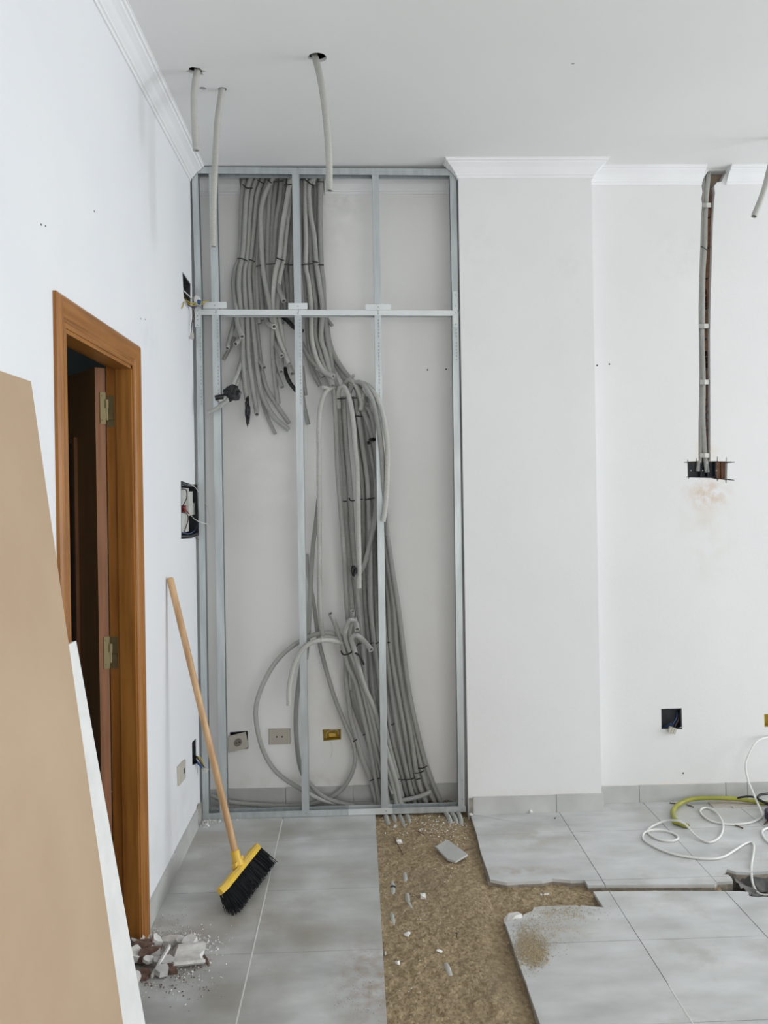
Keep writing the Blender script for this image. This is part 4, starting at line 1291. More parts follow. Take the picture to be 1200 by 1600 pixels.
def wire(pts, r, m, label=None, name='wire', parent=None, cat='wire', group=None):
    o = link(name, MB().tube(pts, r, 6, res=6), m, parent, smooth=True)
    if parent is None:
        tag(o, label, cat, group)
    return o


def lw(l): return [PX(x, y, X) for x, y, X in l]


# box A: bundle of wires with a white-blue connector
for k, (l, m_) in enumerate((([(286, 458, XL - .03), (290, 467, XL), (298, 473, XL + .03), (310, 473, XL + .05), (325, 470, XL + .08)], 'wire_yellow'),
                             ([(287, 462, XL - .03), (292, 472, XL + .005), (300, 477, XL + .03), (312, 476, XL + .05), (324, 473, XL + .07)], 'wire_yellow'),
                             ([(287, 464, XL - .03), (295, 477, XL + .01), (303, 479, XL + .03), (312, 477, XL + .045), (320, 475, XL + .06)], 'wire_brown'),
                             ([(286, 450, XL - .03), (288, 455, XL + .004), (296, 463, XL + .012), (300, 468, XL + .02)], 'wire_white'),
                             ([(289, 470, XL - .02), (298, 479, XL + .01), (305, 480, XL + .03), (310, 474, XL + .04)], 'wire_blue'),
                             ([(287, 466, XL - .02), (287, 474, XL + .006), (284, 482, XL + .004)], 'wire_yellow'))):
    wire(lw(l), .0026, m_, parent=ja)
p = PX(308, 470, XL + .045)
conn = link('connector', MB().hull(chunk(p, .016, .018, .022, 40, seed=2)), 'wire_white', ja)
p = PX(311, 472, XL + .062)
link('connector', MB().hull(chunk(p, .010, .012, .012, 30, seed=4)), 'wire_blue', ja)
for k, l in enumerate(([(300, 480, XL + .02), (303, 490, XL + .02), (300, 503, XL + .015), (299, 520, XL + .012)], [(301, 480, XL + .02), (304, 495, XL + .02), (302, 505, XL + .018), (302, 522, XL + .015)], [(299, 480, XL + .015), (298, 500, XL + .012), (296, 525, XL + .008)])):
    wire(lw(l), .0018, 'wire_brown' if k < 2 else 'wire_white', parent=ja)
p = PX(300, 525, XL + .014)
link('terminal', MB().obb(p, (.008, 0, 0), (0, .008, 0), (0, 0, .013)), 'conduit_pale', ja)
# box B: white modules, wires
def lb(x0, y0, x1, y1, d0, d1, m_, nm='module'):
    a, b = yz(x0, y0), yz(x1, y1)
    mb = MB().box(XL - d1, XL - d0, min(a[0], b[0]), max(a[0], b[0]), min(a[1], b[1]), max(a[1], b[1]))
    return link(nm, mb, m_, jb)


lb(284, 762, 302, 789, .02, .05, 'module_white')
lb(297, 768, 304, 805, .008, .03, 'module_white')
lb(284, 802, 300, 830, .015, .05, 'module_white')
lb(295, 789, 299, 803, .02, .04, 'wire_red')
lb(303, 786, 308, 804, .01, .03, 'module_white')
for k, (l, m_) in enumerate((([(284, 764, XL - .01), (291, 766, XL - .005), (292, 777, XL - .004), (288, 786, XL - .006), (284, 794, XL - .02)], 'black_plastic'),
                             ([(284, 800, XL - .01), (292, 803, XL - .006), (294, 812, XL - .005), (291, 822, XL - .008), (288, 832, XL - .01)], 'wire_brown'),
                             ([(285, 792, XL - .01), (290, 796, XL - .006), (296, 804, XL - .01)], 'wire_red'),
                             ([(285, 832, XL - .01), (294, 834, XL - .004), (303, 830, XL - .006), (308, 820, XL - .01)], 'wire_blue'))):
    wire(lw(l), .0025, m_, parent=jb)
wire(lw([(284, 758, XL - .02), (300, 758, XL + .008), (307, 764, XL + .012), (312, 774, XL + .02), (320, 785, XL + .04), (326, 796, XL + .06), (328, 812, XL + .065), (327, 820, XL + .06)]), .0016, 'wire_white', parent=jb)
wire(lw([(299, 806, XL - .01), (304, 811, XL + .01), (311, 815, XL + .03), (320, 818, XL + .05), (327, 819, XL + .06)]), .0018, 'wire_white', parent=jb)
wire(lw([(303, 838, XL + .002), (308, 842, XL + .01), (311, 843, XL + .012)]), .0014, 'wire_brown', parent=jb)
# box C: blue and yellow wires into a white block
for k, (l, m_) in enumerate((([(303, 1183, XL - .03), (308, 1190, XL + .01), (315, 1197, XL + .03)], 'wire_blue'), ([(303, 1187, XL - .03), (309, 1193, XL + .012), (316, 1200, XL + .03)], 'wire_blue'),
                             ([(302, 1178, XL - .03), (309, 1183, XL + .01), (314, 1185, XL + .02), (318, 1197, XL + .03)], 'wire_yellow'), ([(302, 1180, XL - .03), (307, 1183, XL + .008), (314, 1192, XL + .025), (319, 1199, XL + .03)], 'wire_brown'))):
    wire(lw(l), .0035, m_, parent=jc)
p = PX(321, 1204, XL + .04)
link('terminal', MB().hull(chunk(p, .016, .012, .014, 30, seed=6)), 'conduit_pale', jc)
# box D: wires and a beige terminal block
for k, (l, m_) in enumerate((([(1058, 1112, .03), (1057, 1122, .01), (1052, 1130, .0), (1050, 1138, -.008)], 'wire_blue'), ([(1061, 1110, .03), (1060, 1124, .008), (1056, 1132, 0), (1053, 1139, -.006)], 'wire_brown'),
                             ([(1036, 1136, .02), (1043, 1134, .006), (1048, 1130, -.002), (1048, 1138, -.008)], 'wire_blue'), ([(1055, 1120, .02), (1050, 1128, .0), (1047, 1137, -.006)], 'black_plastic'),
                             ([(1062, 1137, .005), (1066, 1136, -.003), (1068, 1135, -.004)], 'wire_white'))):
    wire([PY(x, y, YR + d) for x, y, d in l], .0024, m_, parent=jd)
c = PY(1050, 1141, YR - .014)
rz = Matrix.Rotation(math.radians(20), 3, 'Y')
for k in (-1, 0, 1):
    mb = MB().obb(c + rz @ Vector((k * .0125, 0, 0)), rz @ Vector((.0055, 0, 0)), Vector((0, .009, 0)), rz @ Vector((0, 0, .015)))
    link('terminal', mb, 'socket_light', jd)
# box E wire; box Y wires
wire([PY(x, y, YB + d) for x, y, d in ((509, 1155, .02), (511, 1145, .0), (521, 1140, -.004), (528, 1142, .0), (529, 1148, .01))], .0011, 'wire_white', parent=jy)
wire([PY(x, y, YB + d) for x, y, d in ((514, 1156, .01), (518, 1162, -.006), (519.5, 1170, -.008), (518, 1180, -.004), (516, 1183, -.002))], .0010, 'wire_white', parent=jy)
mb = MB().hull(chunk(PY(519, 1148, YB + .035), .022, .006, .012, 30, seed=9))
link('box_plug', mb, 'yellow_plastic', jy)


def socket(corners, to3, n_out, label, kind, m='socket_beige', th=.010):
    """corners: 4 points (TL, TR, BR, BL) of the plate in world space"""
    TL, TR, BR, BL = [Vector(c) for c in corners]
    n_out = Vector(n_out)
    c = (TL + TR + BR + BL) / 4
    r = empty('wall_socket', BL.lerp(BR, .5), label, 'socket')
    mb = MB()
    back = [TL, TR, BR, BL]
    f1 = [q + n_out * th * .6 for q in back]
    f2 = [c + (q - c) * .95 + n_out * th for q in back]
    mb.loft([back, f1, f2])
    link('cover_plate', mb, m, r)
    ux, uy = (TR - TL).normalized(), (TL - BL).normalized()
    wv, hv = (TR - TL).length, (TL - BL).length
    if kind == 'twin':
        for s in (-1, 1):
            o = c + ux * (s * wv * .42) + n_out * th
            link('side_strip', MB().obb(o, ux * wv * .03, uy * hv * .46, n_out * .0015), 'socket_light', r)
        for s in (-1, 1):
            o = c + ux * (s * wv * .12) + n_out * (th + .0004)
            link('pin_hole', MB().tube([o - n_out * .001, o + n_out * .0004], .0045, 10, res=1), 'black_plastic', r)
        o = c + n_out * (th + .0004)
        link('pin_hole', MB().tube([o - n_out * .001, o + n_out * .0004], .0014, 8, res=1), 'black_plastic', r)
    elif kind == 'schuko':
        o = c + ux * wv * .02 + n_out * th
        ring = lambda rad, d: [o + n_out * d + (ux * math.cos(2 * math.pi * k / 20) + uy * math.sin(2 * math.pi * k / 20)) * rad for k in range(20)]
        link('round_insert', MB().loft([ring(.0205, 0), ring(.0205, .002), ring(.018, .002), ring(.0175, .0006)]), 'socket_dark', r)
        for s in (-1, 1):
            q = o + ux * s * .008 + n_out * .0012
            link('pin_hole', MB().tube([q - n_out * .001, q + n_out * .0004], .0035, 8, res=1), 'black_plastic', r)
    else:
        for s, wk in ((-.18, .05), (.1, .05)):
            o = c + ux * wv * s + n_out * th
            link('side_strip', MB().obb(o, ux * wv * .015, uy * hv * .42, n_out * .0008), 'plaster_grey', r)
        o = c + ux * wv * .22 + n_out * (th + .0004)
        link('pin_hole', MB().obb(o, ux * wv * .07, uy * hv * .14, n_out * .0006), 'black_plastic', r)
    return r


B = lambda x, y, d=0: PY(x, y, YB - d)
socket([B(420, 1138.5), B(454, 1138), B(454, 1162), B(420, 1163)], None, (0, -1, 0), 'beige twin outlet plate with two round holes behind the frame', 'twin')
socket([B(356.5, 1150, .012), B(384, 1143.5, .012), B(389, 1167, .012), B(357.5, 1175.5, .012)], None, (0, -1, 0), 'crooked round socket hanging out of its dark box', 'schuko', 'socket_light', .012)
L_ = lambda x, y: PX(x, y, XL)
socket([L_(276, 1198), L_(287, 1186.5), L_(287, 1216), L_(277, 1228)], None, (1, 0, 0), 'beige wall plate low on the left wall beside the broom handle', 'switch', 'socket_light')

# ------------------------------------------------------------------ BROOM
tn, tf = PZ(371, 1432, .001), PZ(433, 1334, .001)
bn, bf = PZ(346, 1397, .072), PZ(404, 1325, .078)
ax = (bf - bn).normalized()
Lb = (bf - bn).length
cb = (bn + bf) / 2
ct = (tn + tf) / 2
bd = (ct - cb)
bd = (bd - ax * bd.dot(ax)).normalized()          # bristle direction
wd = ax.cross(bd).normalized()
broom = empty('broom', ct, 'push broom with wooden handle, yellow head and black bristles leaning on the left wall', 'broom')
# head block, with rounded ends
ring_b = []
for u in range(-10, 11):
    t = u / 10
    k = 1.0 if abs(t) < .86 else max(.35, math.sqrt(max(0, 1 - ((abs(t) - .86) / .14) ** 2)))
    c0 = cb + ax * (t * Lb / 2)
    w_, h_ = .024 * k, .012
    sec = [(-1, 1), (-1, -.3), (-.7, -1), (.7, -1), (1, -.3), (1, 1)]
    ring_b.append([c0 + wd * (a * w_) + bd * (b * h_ - .010) for a, b in sec])
link('head_block', MB().loft(ring_b), 'yellow_plastic', broom, smooth=True)
top = PX(266, 905, XL + .016)
s0 = cb - bd * .020
hd = (top - s0).normalized()
P = [s0 - hd * .008, s0 + hd * .012, s0 + hd * .05, s0 + hd * .056]
mb = MB()
def ring_at(c, d, r, n=14):
    a = d.orthogonal().normalized(); b = d.cross(a)
    return [c + (a * math.cos(2 * math.pi * k / n) + b * math.sin(2 * math.pi * k / n)) * r for k in range(n)]
mb.loft([ring_at(s0 - hd * .012, hd, .027), ring_at(s0 + hd * .012, hd, .024), ring_at(s0 + hd * .03, hd, .0185), ring_at(s0 + hd * .062, hd, .0175)])
mb.obb(s0 + hd * .012, ax * .040, wd * .010, hd * .008)
link('handle_socket', mb, 'yellow_plastic', broom, smooth=True)
hp0 = s0 + hd * .05
mb = MB()
Lh = (top - hp0).length
rings = []
for k in range(25):
    t = k / 24
    rings.append(ring_at(hp0 + hd * (Lh * t), hd, .0136 + .0004 * math.sin(t * 9)))
rings += [ring_at(top + hd * .004, hd, .012), ring_at(top + hd * .007, hd, .008)]
mb.loft(rings)
link('handle', mb, 'broom_wood', broom, smooth=True)
mb = MB()
blen = (ct - cb).dot(bd)
rb = random.Random(12)
for i in range(30):
    for j in range(4):
        u = -1 + 2 * (i + .5) / 30
        v = -1 + 2 * (j + .5) / 4
        root = cb + ax * (u * Lb * .48) + wd * (v * .019) + bd * .002
        for k in range(7):
            spread = ax * (u * .018 + rb.uniform(-.012, .012)) + wd * (v * .016 + rb.uniform(-.010, .010))
            tip = root + bd * (blen * rb.uniform(.93, 1.0)) + spread
            if tip.z < .0015:
                tt = (root.z - .0015) / (root.z - tip.z)
                tip = root.lerp(tip, tt)
            d = (tip - root).normalized()
            rt = root + ax * rb.uniform(-.004, .004) + wd * rb.uniform(-.004, .004)
            mb.loft([ring_at(rt, d, .0018, 3), ring_at((rt + tip) / 2, d, .0016, 3), ring_at(tip, d, .0010, 3)])
link('bristles', mb, 'bristle', broom)

# ------------------------------------------------------------------ LEANING BOARDS
def edge_foot(x0, y0, slope, Y):
    """where the picture line of a leaning edge meets the floor at depth Y"""
    lo, hi = y0, y0 + 3000
    for _ in range(60):
        m_ = (lo + hi) / 2
        if PY(x0 + slope * (m_ - y0), m_, Y).z > 0: lo = m_
        else: hi = m_
    return PY(x0 + slope * (lo - y0), lo, Y)


def board(name, label, tf_, bf_, length, th, mats):
    tf_, bf_ = Vector(tf_), Vector(bf_)
    d = (tf_ - bf_).normalized()
    out = Vector((0, 1, 0)).cross(d).normalized()
    if out.x < 0: out = -out
    nb_ = Vector((0, -length, 0))
    r = empty(name, bf_ + nb_ * .5, label, 'board')
    def slab(t0, t1, inset, m_, nm):
        q = [bf_ + out * t0, tf_ + out * t0, tf_ + out * t1, bf_ + out * t1]
        iv = Vector((0, -inset, 0))
        mb_ = MB().loft([[p + iv for p in q], [p + nb_ - iv for p in q]])
        link(nm, mb_, m_, r)
    slab(-.0008, 0, .0, mats[0], 'face_paper')
    slab(-th + .0008, -.0008, .0006, mats[1], 'core')
    slab(-th, -th + .0008, .0, mats[2], 'face_paper')
    return r


Tf = PX(48.5, 596, XL + .016)
Bf = edge_foot(48.5, 596, .1434, Tf.y)
board('plasterboard', 'large brown plasterboard leaning on the wall at the left edge', Tf, Bf, 1.2, .0125, ('board_brown', 'board_core', 'board_white'))
ty2 = PX(119, 1001, XL + .034)
Bf2 = edge_foot(119, 1001, .1805, ty2.y)
board('white_board', 'white board leaning before the doorway, behind the brown plasterboard', ty2, Bf2, .9, .0125, ('board_white', 'board_core', 'board_white'))

# ------------------------------------------------------------------ RUBBLE HEAP
GRB = 'plaster shards in the rubble heap'
rr = random.Random(21)


def shard(px, py, sx, sy, sz, m_, rot=(0, 0, 0), z=0.0, n=9, seed=1, name='plaster_shard', label='small white plaster shard in the rubble heap by the doorway', group=GRB, cat='shard'):
    R = Matrix.Rotation(rot[2], 3, 'Z') @ Matrix.Rotation(rot[0], 3, 'X') @ Matrix.Rotation(rot[1], 3, 'Y')
    c = PZ(px, py, z + sz)
    r2 = random.Random(seed)
    base = []
    for k in range(n):                                  # a flat broken plate
        a = 2 * math.pi * k / n + r2.uniform(-.25, .25)
        q = r2.uniform(.72, 1.12)
        base.append((math.cos(a) * sx * q, math.sin(a) * sy * q))
    pts = [c + R @ Vector((a, b, s * sz)) for a, b in base for s in (-1, 1)]
    mn = min(p.z for p in pts)
    pts = [p + Vector((0, 0, z + .0005 - mn)) for p in pts]
    return tag(link(name, MB().hull(pts), m_), label, cat, group)


# curved piece of moulding
c0 = PZ(291, 1500, .0)
R = Matrix.Rotation(math.radians(8), 3, 'Z')
prof = [(-.062, .004), (-.055, .020), (-.045, .033), (-.034, .032), (-.028, .036), (-.010, .026), (.015, .021), (.04, .020), (.058, .025), (.062, .031), (.066, .022), (.05, .008), (.0, .004)]
mb = MB().loft([[c0 + R @ Vector((-.052 + (.02 * (b / .03) if s == 0 else 0), -a, b)) for a, b in prof] if s == 0 else [c0 + R @ Vector((.056 - .012 * math.sin(a * 70), -a, b)) for a, b in prof] for s in (0, 1)])
tag(link('moulding_fragment', mb, 'plaster_chip'), 'largest white curved piece of broken moulding on the rubble heap', 'shard')
a, b = PZ(265, 1478, .045), PZ(237, 1526, .008)
d = (a - b).normalized()
tag(link('plaster_strip', MB().obb((a + b) / 2, (a - b) / 2, d.cross(Vector((0, 0, 1))).normalized() * .0035, Vector((0, 0, .006))), 'plaster_chip'), 'thin white strip lying slantwise over the rubble heap', 'shard')
shard(219, 1497, .032, .05, .010, 'clay_shard', (.25, .2, .6), 0, 7, 31, 'clay_shard', 'broad reddish brown shard at the left of the rubble heap', None)
shard(228, 1482, .05, .016, .012, 'clay_shard', (.1, .35, .7), .01, 6, 32, 'clay_shard', 'long brown shard lying upper left on the rubble heap', None)
shard(233, 1491, .052, .012, .010, 'clay_shard', (.2, .2, .75), .014, 6, 33, 'clay_shard', 'narrow brown shard just below the long brown one', None)
shard(222, 1525, .03, .028, .006, 'clay_shard', (.1, .1, .2), 0, 7, 34, 'clay_shard', 'flat brown shard at the front left of the rubble heap', None)
shard(266, 1517, .028, .014, .008, 'clay_shard', (.2, .2, -.4), 0, 6, 35, 'clay_shard', 'small dark brown shard under the moulding fragment', None)
shard(322, 1500, .005, .042, .004, 'clay_shard', (0, 0, .45), 0, 6, 36, 'clay_shard', 'thin dark sliver lying alone right of the rubble heap', None)
shard(266, 1472, .038, .018, .010, 'plaster_chip', (.2, -.1, -.1), .004, 8, 37, 'plaster_shard', 'bright white shard at the top of the rubble heap', None)
shard(214, 1472, .028, .026, .014, 'plaster_chip', (.3, .3, .2), 0, 8, 38, 'plaster_shard', 'knobbly white lump at the upper left of the heap', None)
shard(211, 1495, .022, .034, .012, 'plaster_chip', (.2, .4, .1), .012, 8, 39, 'plaster_shard', 'rounded white shard against the leaning white board', None)
shard(256, 1505, .04, .026, .008, 'plaster_grey', (.3, .1, .1), .004, 5, 40, 'plaster_shard', 'angular grey shard left of the moulding fragment', None)
shard(253, 1519, .026, .022, .010, 'plaster_grey', (.2, .1, .4), .002, 6, 41, 'plaster_shard', 'five-sided grey shard at the front of the heap', None)
shard(241, 1492, .03, .024, .006, 'plaster_grey', (.4, .2, -.3), .010, 6, 42, 'plaster_shard', 'grey shard between the brown ones and the strip', None)
shard(232, 1502, .022, .014, .006, 'plaster_chip', (.3, .2, .5), .012, 7, 43, 'plaster_shard', 'small pointed white shard on the brown pieces', None)
shard(296, 1474, .03, .022, .012, 'plaster_chip', (.5, -.2, .3), .004, 7, 44, 'plaster_shard', 'upright white shard behind the moulding fragment', None)
shard(281, 1474, .02, .02, .010, 'plaster_grey', (.4, .4, .2), 0, 7, 45, 'plaster_shard', 'grey shard behind the moulding fragment', None)
shard(243, 1476, .018, .022, .016, 'plaster_chip', (.5, .3, .9), .006, 6, 46, 'plaster_shard', 'pointed white shard standing up at the back of the heap', None)
shard(214, 1530, .012, .024, .010, 'plaster_chip', (.2, .4, .3), 0, 7, 47, 'plaster_shard', 'white shard at the foot of the leaning white board', None)
for k in range(0):
    t = rr.random()
    px, py = rr.gauss(272, 32), rr.gauss(1492, 16)
    if px < 212: px = 424 - px
    s = rr.uniform(.004, .011)
    shard(px, py, s, s * rr.uniform(.6, 1), s * rr.uniform(.35, .7), rr.choice(['plaster_chip', 'plaster_chip', 'plaster_grey']), (rr.uniform(-.5, .5), rr.uniform(-.5, .5), rr.uniform(0, 3)), 0, 7, 100 + k)


def crumbs(name, label, spots, m_, cat='crumbs', zf=None, seed=5, parent=None):
    r3 = random.Random(seed)
    mb_ = MB()
    for (px, py, sx, sy, n, s0_, s1_) in spots:
        for _ in range(n):
            x, y = r3.gauss(px, sx), r3.gauss(py, sy)
            p = PZ(x, y, 0)
            z = zf(p) if zf else 0
            if z is None:
                continue
            s = r3.uniform(s0_, s1_)
            v = [Vector((r3.uniform(.5, 1) * s, 0, 0)), Vector((-r3.uniform(.5, 1) * s, r3.uniform(.3, .8) * s, 0)), Vector((-r3.uniform(.2, .8) * s, -r3.uniform(.5, 1) * s, 0)), Vector((0, 0, r3.uniform(.5, 1.2) * s))]
            R_ = Matrix.Rotation(r3.uniform(0, 6.28), 3, 'Z')
            mb_.add([Vector((p.x, p.y, z + .0004)) + R_ @ q for q in v], [(0, 1, 2), (0, 1, 3), (1, 2, 3), (2, 0, 3)])
    o_ = link(name, mb_, m_)
    return tag(o_, label, cat, kind='stuff')


onleft = lambda p: None if (p.x > XT - .003 or p.x < XL + .012 or p.y > YF - .005) else .0006
crumbs('plaster_crumbs', 'white plaster crumbs scattered round the rubble heap', [(258, 1462, 26, 7, 420, .0012, .0035), (300, 1480, 24, 14, 160, .0015, .005), (275, 1490, 30, 16, 60, .004, .010), (280, 1530, 34, 16, 90, .0015, .005), (350, 1320, 60, 30, 40, .001, .003),
        (335, 1281, 18, 2.5, 120, .002, .006), (321, 1285, 4, 4, 70, .003, .009), (310, 1475, 14, 6, 60, .003, .007), (262, 1468, 30, 5, 110, .0025, .006), (420, 1279, 60, 1.5, 40, .001, .003), (480, 1500, 60, 60, 30, .0008, .0022)], 'plaster_chip', zf=onleft)
crumbs('dark_crumbs', 'dark brown crumbs in front of the rubble heap', [(280, 1535, 40, 18, 110, .0015, .005), (250, 1440, 30, 18, 120, .0008, .0022), (560, 1560, 24, 24, 160, .0007, .002)], 'clay_shard', zf=onleft, seed=8)
onsand = lambda p: None if (p.x < XT + .01 or p.x > .50 or p.y > YF + .1) else sand_z(p.x, p.y) + .001
crumbs('trench_crumbs', 'white plaster crumbs strewn over the sand below the frame', [(690, 1290, 22, 12, 170, .0015, .006), (640, 1290, 22, 14, 50, .0015, .006), (690, 1330, 30, 30, 50, .0015, .005), (660, 1450, 40, 60, 50, .0012, .004)], 'plaster_chip', zf=onsand, seed=9)
def inpoly(p, poly):
    c = False
    n_ = len(poly)
    for i in range(n_):
        a, b = poly[i], poly[(i + 1) % n_]
        if (a[1] > p.y) != (b[1] > p.y) and p.x < (b[0] - a[0]) * (p.y - a[1]) / (b[1] - a[1]) + a[0]:
            c = not c
    return c
onlow = lambda p: .0006 if inpoly(p, reg_low) else None
crumbs('spilt_sand', 'patch of spilt sand on the tiles beside the trench', [(828, 1482, 13, 14, 2600, .0012, .0035), (845, 1460, 22, 20, 700, .0010, .0025), (880, 1425, 26, 7, 700, .0010, .0028), (820, 1455, 12, 12, 350, .001, .003), (838, 1492, 8, 8, 700, .0015, .004)], 'sand_grain', zf=onlow, seed=10)
inrecess = lambda p: .001 if p.y > YF + .06 and p.y < YB - .014 and XL + .02 < p.x < XPL - .02 else None
crumbs('recess_crumbs', 'plaster crumbs lying behind the bottom track', [(360, 1260, 20, 3, 80, .002, .007), (450, 1259, 30, 3, 40, .002, .005), (705, 1252, 10, 3, 50, .002, .005)], 'plaster_chip', zf=inrecess, seed=14)

# single stones and chips in and beside the trench
def stone(px, py, sx, sy, sz, label, m_='plaster_chip', z=None, seed=1, rot=0.0, name='plaster_chunk'):
    p = PZ(px, py, 0)
    if z is None:
        p = PZ(px, py, -.012)
        z = sand_z(p.x, p.y) - .003
    R_ = Matrix.Rotation(rot, 3, 'Z')
    pts = chunk((0, 0, 0), sx, sy, sz, 16, R_, seed)
    mn = min(q.z for q in pts)
    tag(link(name, MB().hull([q + Vector((p.x, p.y, z - mn)) for q in pts]), m_), label, 'chunk')


stone(802, 1433, .040, .028, .022, 'biggest white plaster chunk, wedged at the corner of the broken tiles', z=-.03, seed=51, rot=.3)
stone(848, 1389, .026, .014, .012, 'white chunk lying in the side trench', z=-.042, seed=52, rot=.4)
stone(624, 1318, .016, .013, .011, 'round white stone in the sand near the dark stick', seed=53)
stone(661, 1402, .012, .022, .012, 'pointed white chip in the middle of the trench', seed=54)
stone(636, 1462, .014, .014, .009, 'smooth white stone halfway down the trench', seed=55)
stone(687, 1487, .012, .007, .006, 'small white chip lower in the middle of the sand', seed=56)
stone(621, 1507, .009, .012, .007, 'white chip close to the left trench edge', seed=57)
stone(602, 1488, .004, .016, .004, 'white sliver at the left trench edge', seed=62)
stone(829, 1271, .012, .009, .010, 'white lump at the foot of the pillar skirting', z=.0005, seed=58)
stone(736, 1275, .012, .010, .006, 'flat white chip at the corner of frame and pillar', z=.0005, seed=59)
stone(617, 1293, .010, .012, .008, 'white chip between the half-buried conduit stubs', seed=60)
stone(867, 1279, .006, .004, .003, 'tiny black crumb on the tiles below the pillar', 'black_plastic', .0005, 61)
# broken tile slab on the sand
q = [PZ(x, y, -.004) for x, y in ((681, 1328), (699, 1318), (731, 1341), (712, 1350), (700, 1346), (690, 1337))]
zt = [.010, .012, .012, .006, .004, .006]
mb = MB().prism([Vector((p.x, p.y, -.006 + z)) for p, z in zip(q, zt)], (0, 0, .008))
tag(link('tile_fragment', mb, 'skirting'), 'grey broken tile slab lying tilted on the sand', 'tile')
for (a, b, lb_) in (((615, 1308), (630, 1335), 'dark thin stick lying in the sand near the round stone'), ((718, 1331), (743, 1324), 'dark thin stick between tile slab and trench edge'), ((651, 1298), (664, 1305), 'short dark stick below the bottom track')):
    P = [PZ(*a, -.006), PZ((a[0] + b[0]) / 2, (a[1] + b[1]) / 2, -.003), PZ(*b, -.006)]
    tag(link('twig', MB().tube(P, .0022, 6, res=4), 'clay_shard'), lb_, 'stick')
P = [PZ(711, 1458, -.002), PZ(714, 1458, 0), PZ(713, 1464, -.001)]
tag(link('wire_scrap', MB().tube(P, .002, 6, res=3), 'black_plastic'), 'tiny black wire scrap on the sand', 'wire')

# ------------------------------------------------------------------ HOSE AND CABLES AT THE RIGHT
P = [PZ(x, y, z) for x, y, z in ((1076, 1291, .012), (1062.5, 1287, .012), (1053, 1278, .012), (1051.5, 1267, .012), (1059, 1257.5, .014), (1075, 1250, .022), (1097, 1247, .03), (1127, 1247, .03), (1154, 1248.5, .026), (1178, 1252, .02), (1200, 1255, .014), (1240, 1257, .012), (1300, 1262, .012))]
tag(link('yellow_hose', MB().tube(P, .0108, 12, hollow=True, res=8), 'hose_yellow', smooth=True), 'yellow corrugated hose curled on the floor by the right wall', 'hose')
fl_pts = [(1190.8, 1273), (1187, 1279), (1174, 1285), (1150.5, 1288), (1126.7, 1286.6), (1108, 1281.5), (1095.5, 1271), (1095.5, 1264.5), (1104.7, 1262), (1117.5, 1267.7), (1126.7, 1279.7), (1130, 1292.5), (1125, 1307),
          (1112, 1315.4), (1099, 1313.6), (1084.5, 1303.5), (1071.7, 1289), (1057, 1282), (1038.7, 1283), (1020, 1290.7), (1012, 1298), (1016.7, 1305), (1033, 1312.7), (1051.5, 1313.6), (1059.8, 1309), (1053, 1302.6), (1035, 1297),
          (1016.7, 1297), (1005.7, 1302.6), (1006.6, 1312.7), (1025.8, 1324.6), (1053, 1334.7), (1082.7, 1340), (1112, 1342), (1132, 1338), (1148.7, 1328), (1163, 1319), (1172.5, 1316), (1177.6, 1320), (1177, 1334.7), (1174, 1353)]
zz = [.006] * len(fl_pts)
zz[9:12] = [.008, .013, .008]
zz[16] = .03; zz[17] = .036; zz[15] = .012; zz[18] = .014
zz[26:28] = [.009, .012]
zz[20] = .004
P = [PY(x, y, YR - d) for x, y, d in ((1212, 1150, .005), (1200, 1151.7, .03), (1183, 1158, .05), (1171.7, 1175, .07), (1165, 1195, .08), (1168, 1216.7, .10), (1175, 1235, .13), (1183, 1253, .16))]
P += [PZ(x, y, z) for (x, y), z in zip(fl_pts, zz)]
P += [PZ(1175, 1375, -.02), PZ(1180, 1389.7, -.045), PZ(1187, 1397, -.05), PZ(1200, 1399, -.05), PZ(1225, 1398, -.05)]
tag(link('white_cable', MB().tube(P, .0048, 8, res=6), 'cable_white', smooth=True), 'long white cable looping from the wall box over the tiles into the pit', 'cable')
P = [PZ(x, y, .006) for x, y in ((1235, 1285), (1212, 1291), (1196, 1295), (1191, 1300), (1194, 1309), (1204, 1318), (1230, 1324))]
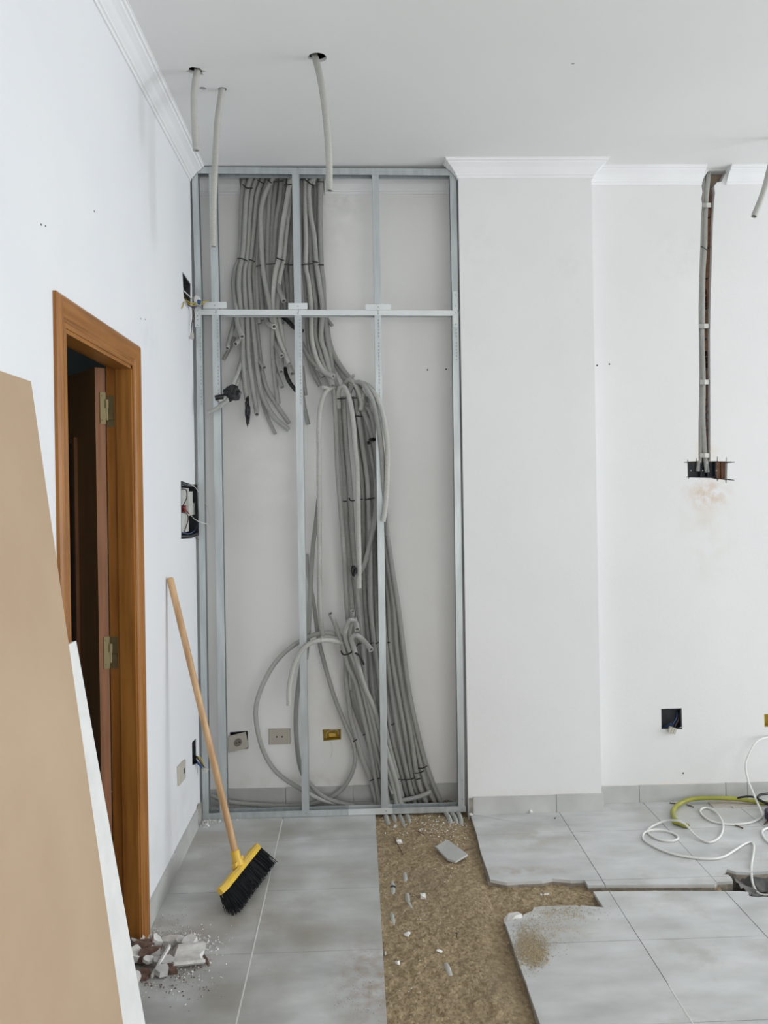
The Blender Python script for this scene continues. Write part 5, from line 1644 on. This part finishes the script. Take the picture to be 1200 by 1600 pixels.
tag(link('white_cable', MB().tube(P, .005, 8, res=6), 'cable_white', smooth=True), 'short white cable bend at the right picture edge', 'cable')
P = [PZ(x, y, z) for x, y, z in ((1152, 1247, .045), (1163, 1245, .055), (1176, 1245, .06), (1188, 1250, .05), (1200, 1257, .03), (1230, 1262, .01))]
tag(link('black_cable', MB().tube(P, .0052, 8, res=6), 'black_plastic', smooth=True), 'black cable lying over the yellow hose', 'cable')
P = [PZ(x, y, z) for x, y, z in ((1215, 1236, .055), (1200, 1240, .07), (1188, 1242, .07), (1184, 1247, .06), (1190, 1252, .05), (1205, 1256, .04), (1230, 1256, .03))]
tag(link('black_cable', MB().tube(P, .006, 8, res=6), 'black_plastic', smooth=True), 'thick black cable loop at the right picture edge above the hose', 'cable')
c0 = PZ(1216, 1284, .0)
coil = []
for k in range(0, 60):
    a = k / 60 * 6 * math.pi
    coil.append(c0 + Vector((math.cos(a) * .055 + .006, math.sin(a) * .055, .012 + .012 * (k / 20))))
tag(link('dark_cable_coil', MB().tube(coil, .010, 8, res=2), 'purple', smooth=True), 'dark purple coil of cable cut by the right edge', 'cable')
# torn sheet by the skirting
q = [PZ(x, y, .004) for x, y in ((1106, 1253), (1130, 1251), (1165, 1252), (1200, 1253), (1260, 1255), (1260, 1262), (1200, 1258.5), (1176, 1259), (1146, 1261.5), (1143, 1259.6), (1115, 1261), (1110, 1257))]
mb = MB().prism([Vector((p.x, min(p.y, YR - .012), .001)) for p in q], (0, 0, .004))
tag(link('torn_sheet', mb, 'paper'), 'torn pale sheet on the floor under the yellow hose', 'sheet')
for (a, b, lb_) in (((1046, 1254.5), (1062, 1256), 'dark stick on the floor behind the hose bend'), ((1073, 1257), (1084, 1261), 'small dark splinter inside the hose bend'), ((1143, 1287), (1161, 1294), 'dark twig under the white cable'), ((1194, 1288), (1200, 1282), 'dark prong at the right edge')):
    P = [PZ(*a, .003), PZ((a[0] + b[0]) / 2, (a[1] + b[1]) / 2, .004), PZ(*b, .003)]
    tag(link('twig', MB().tube(P, .003, 6, res=3), 'clay_shard'), lb_, 'stick')
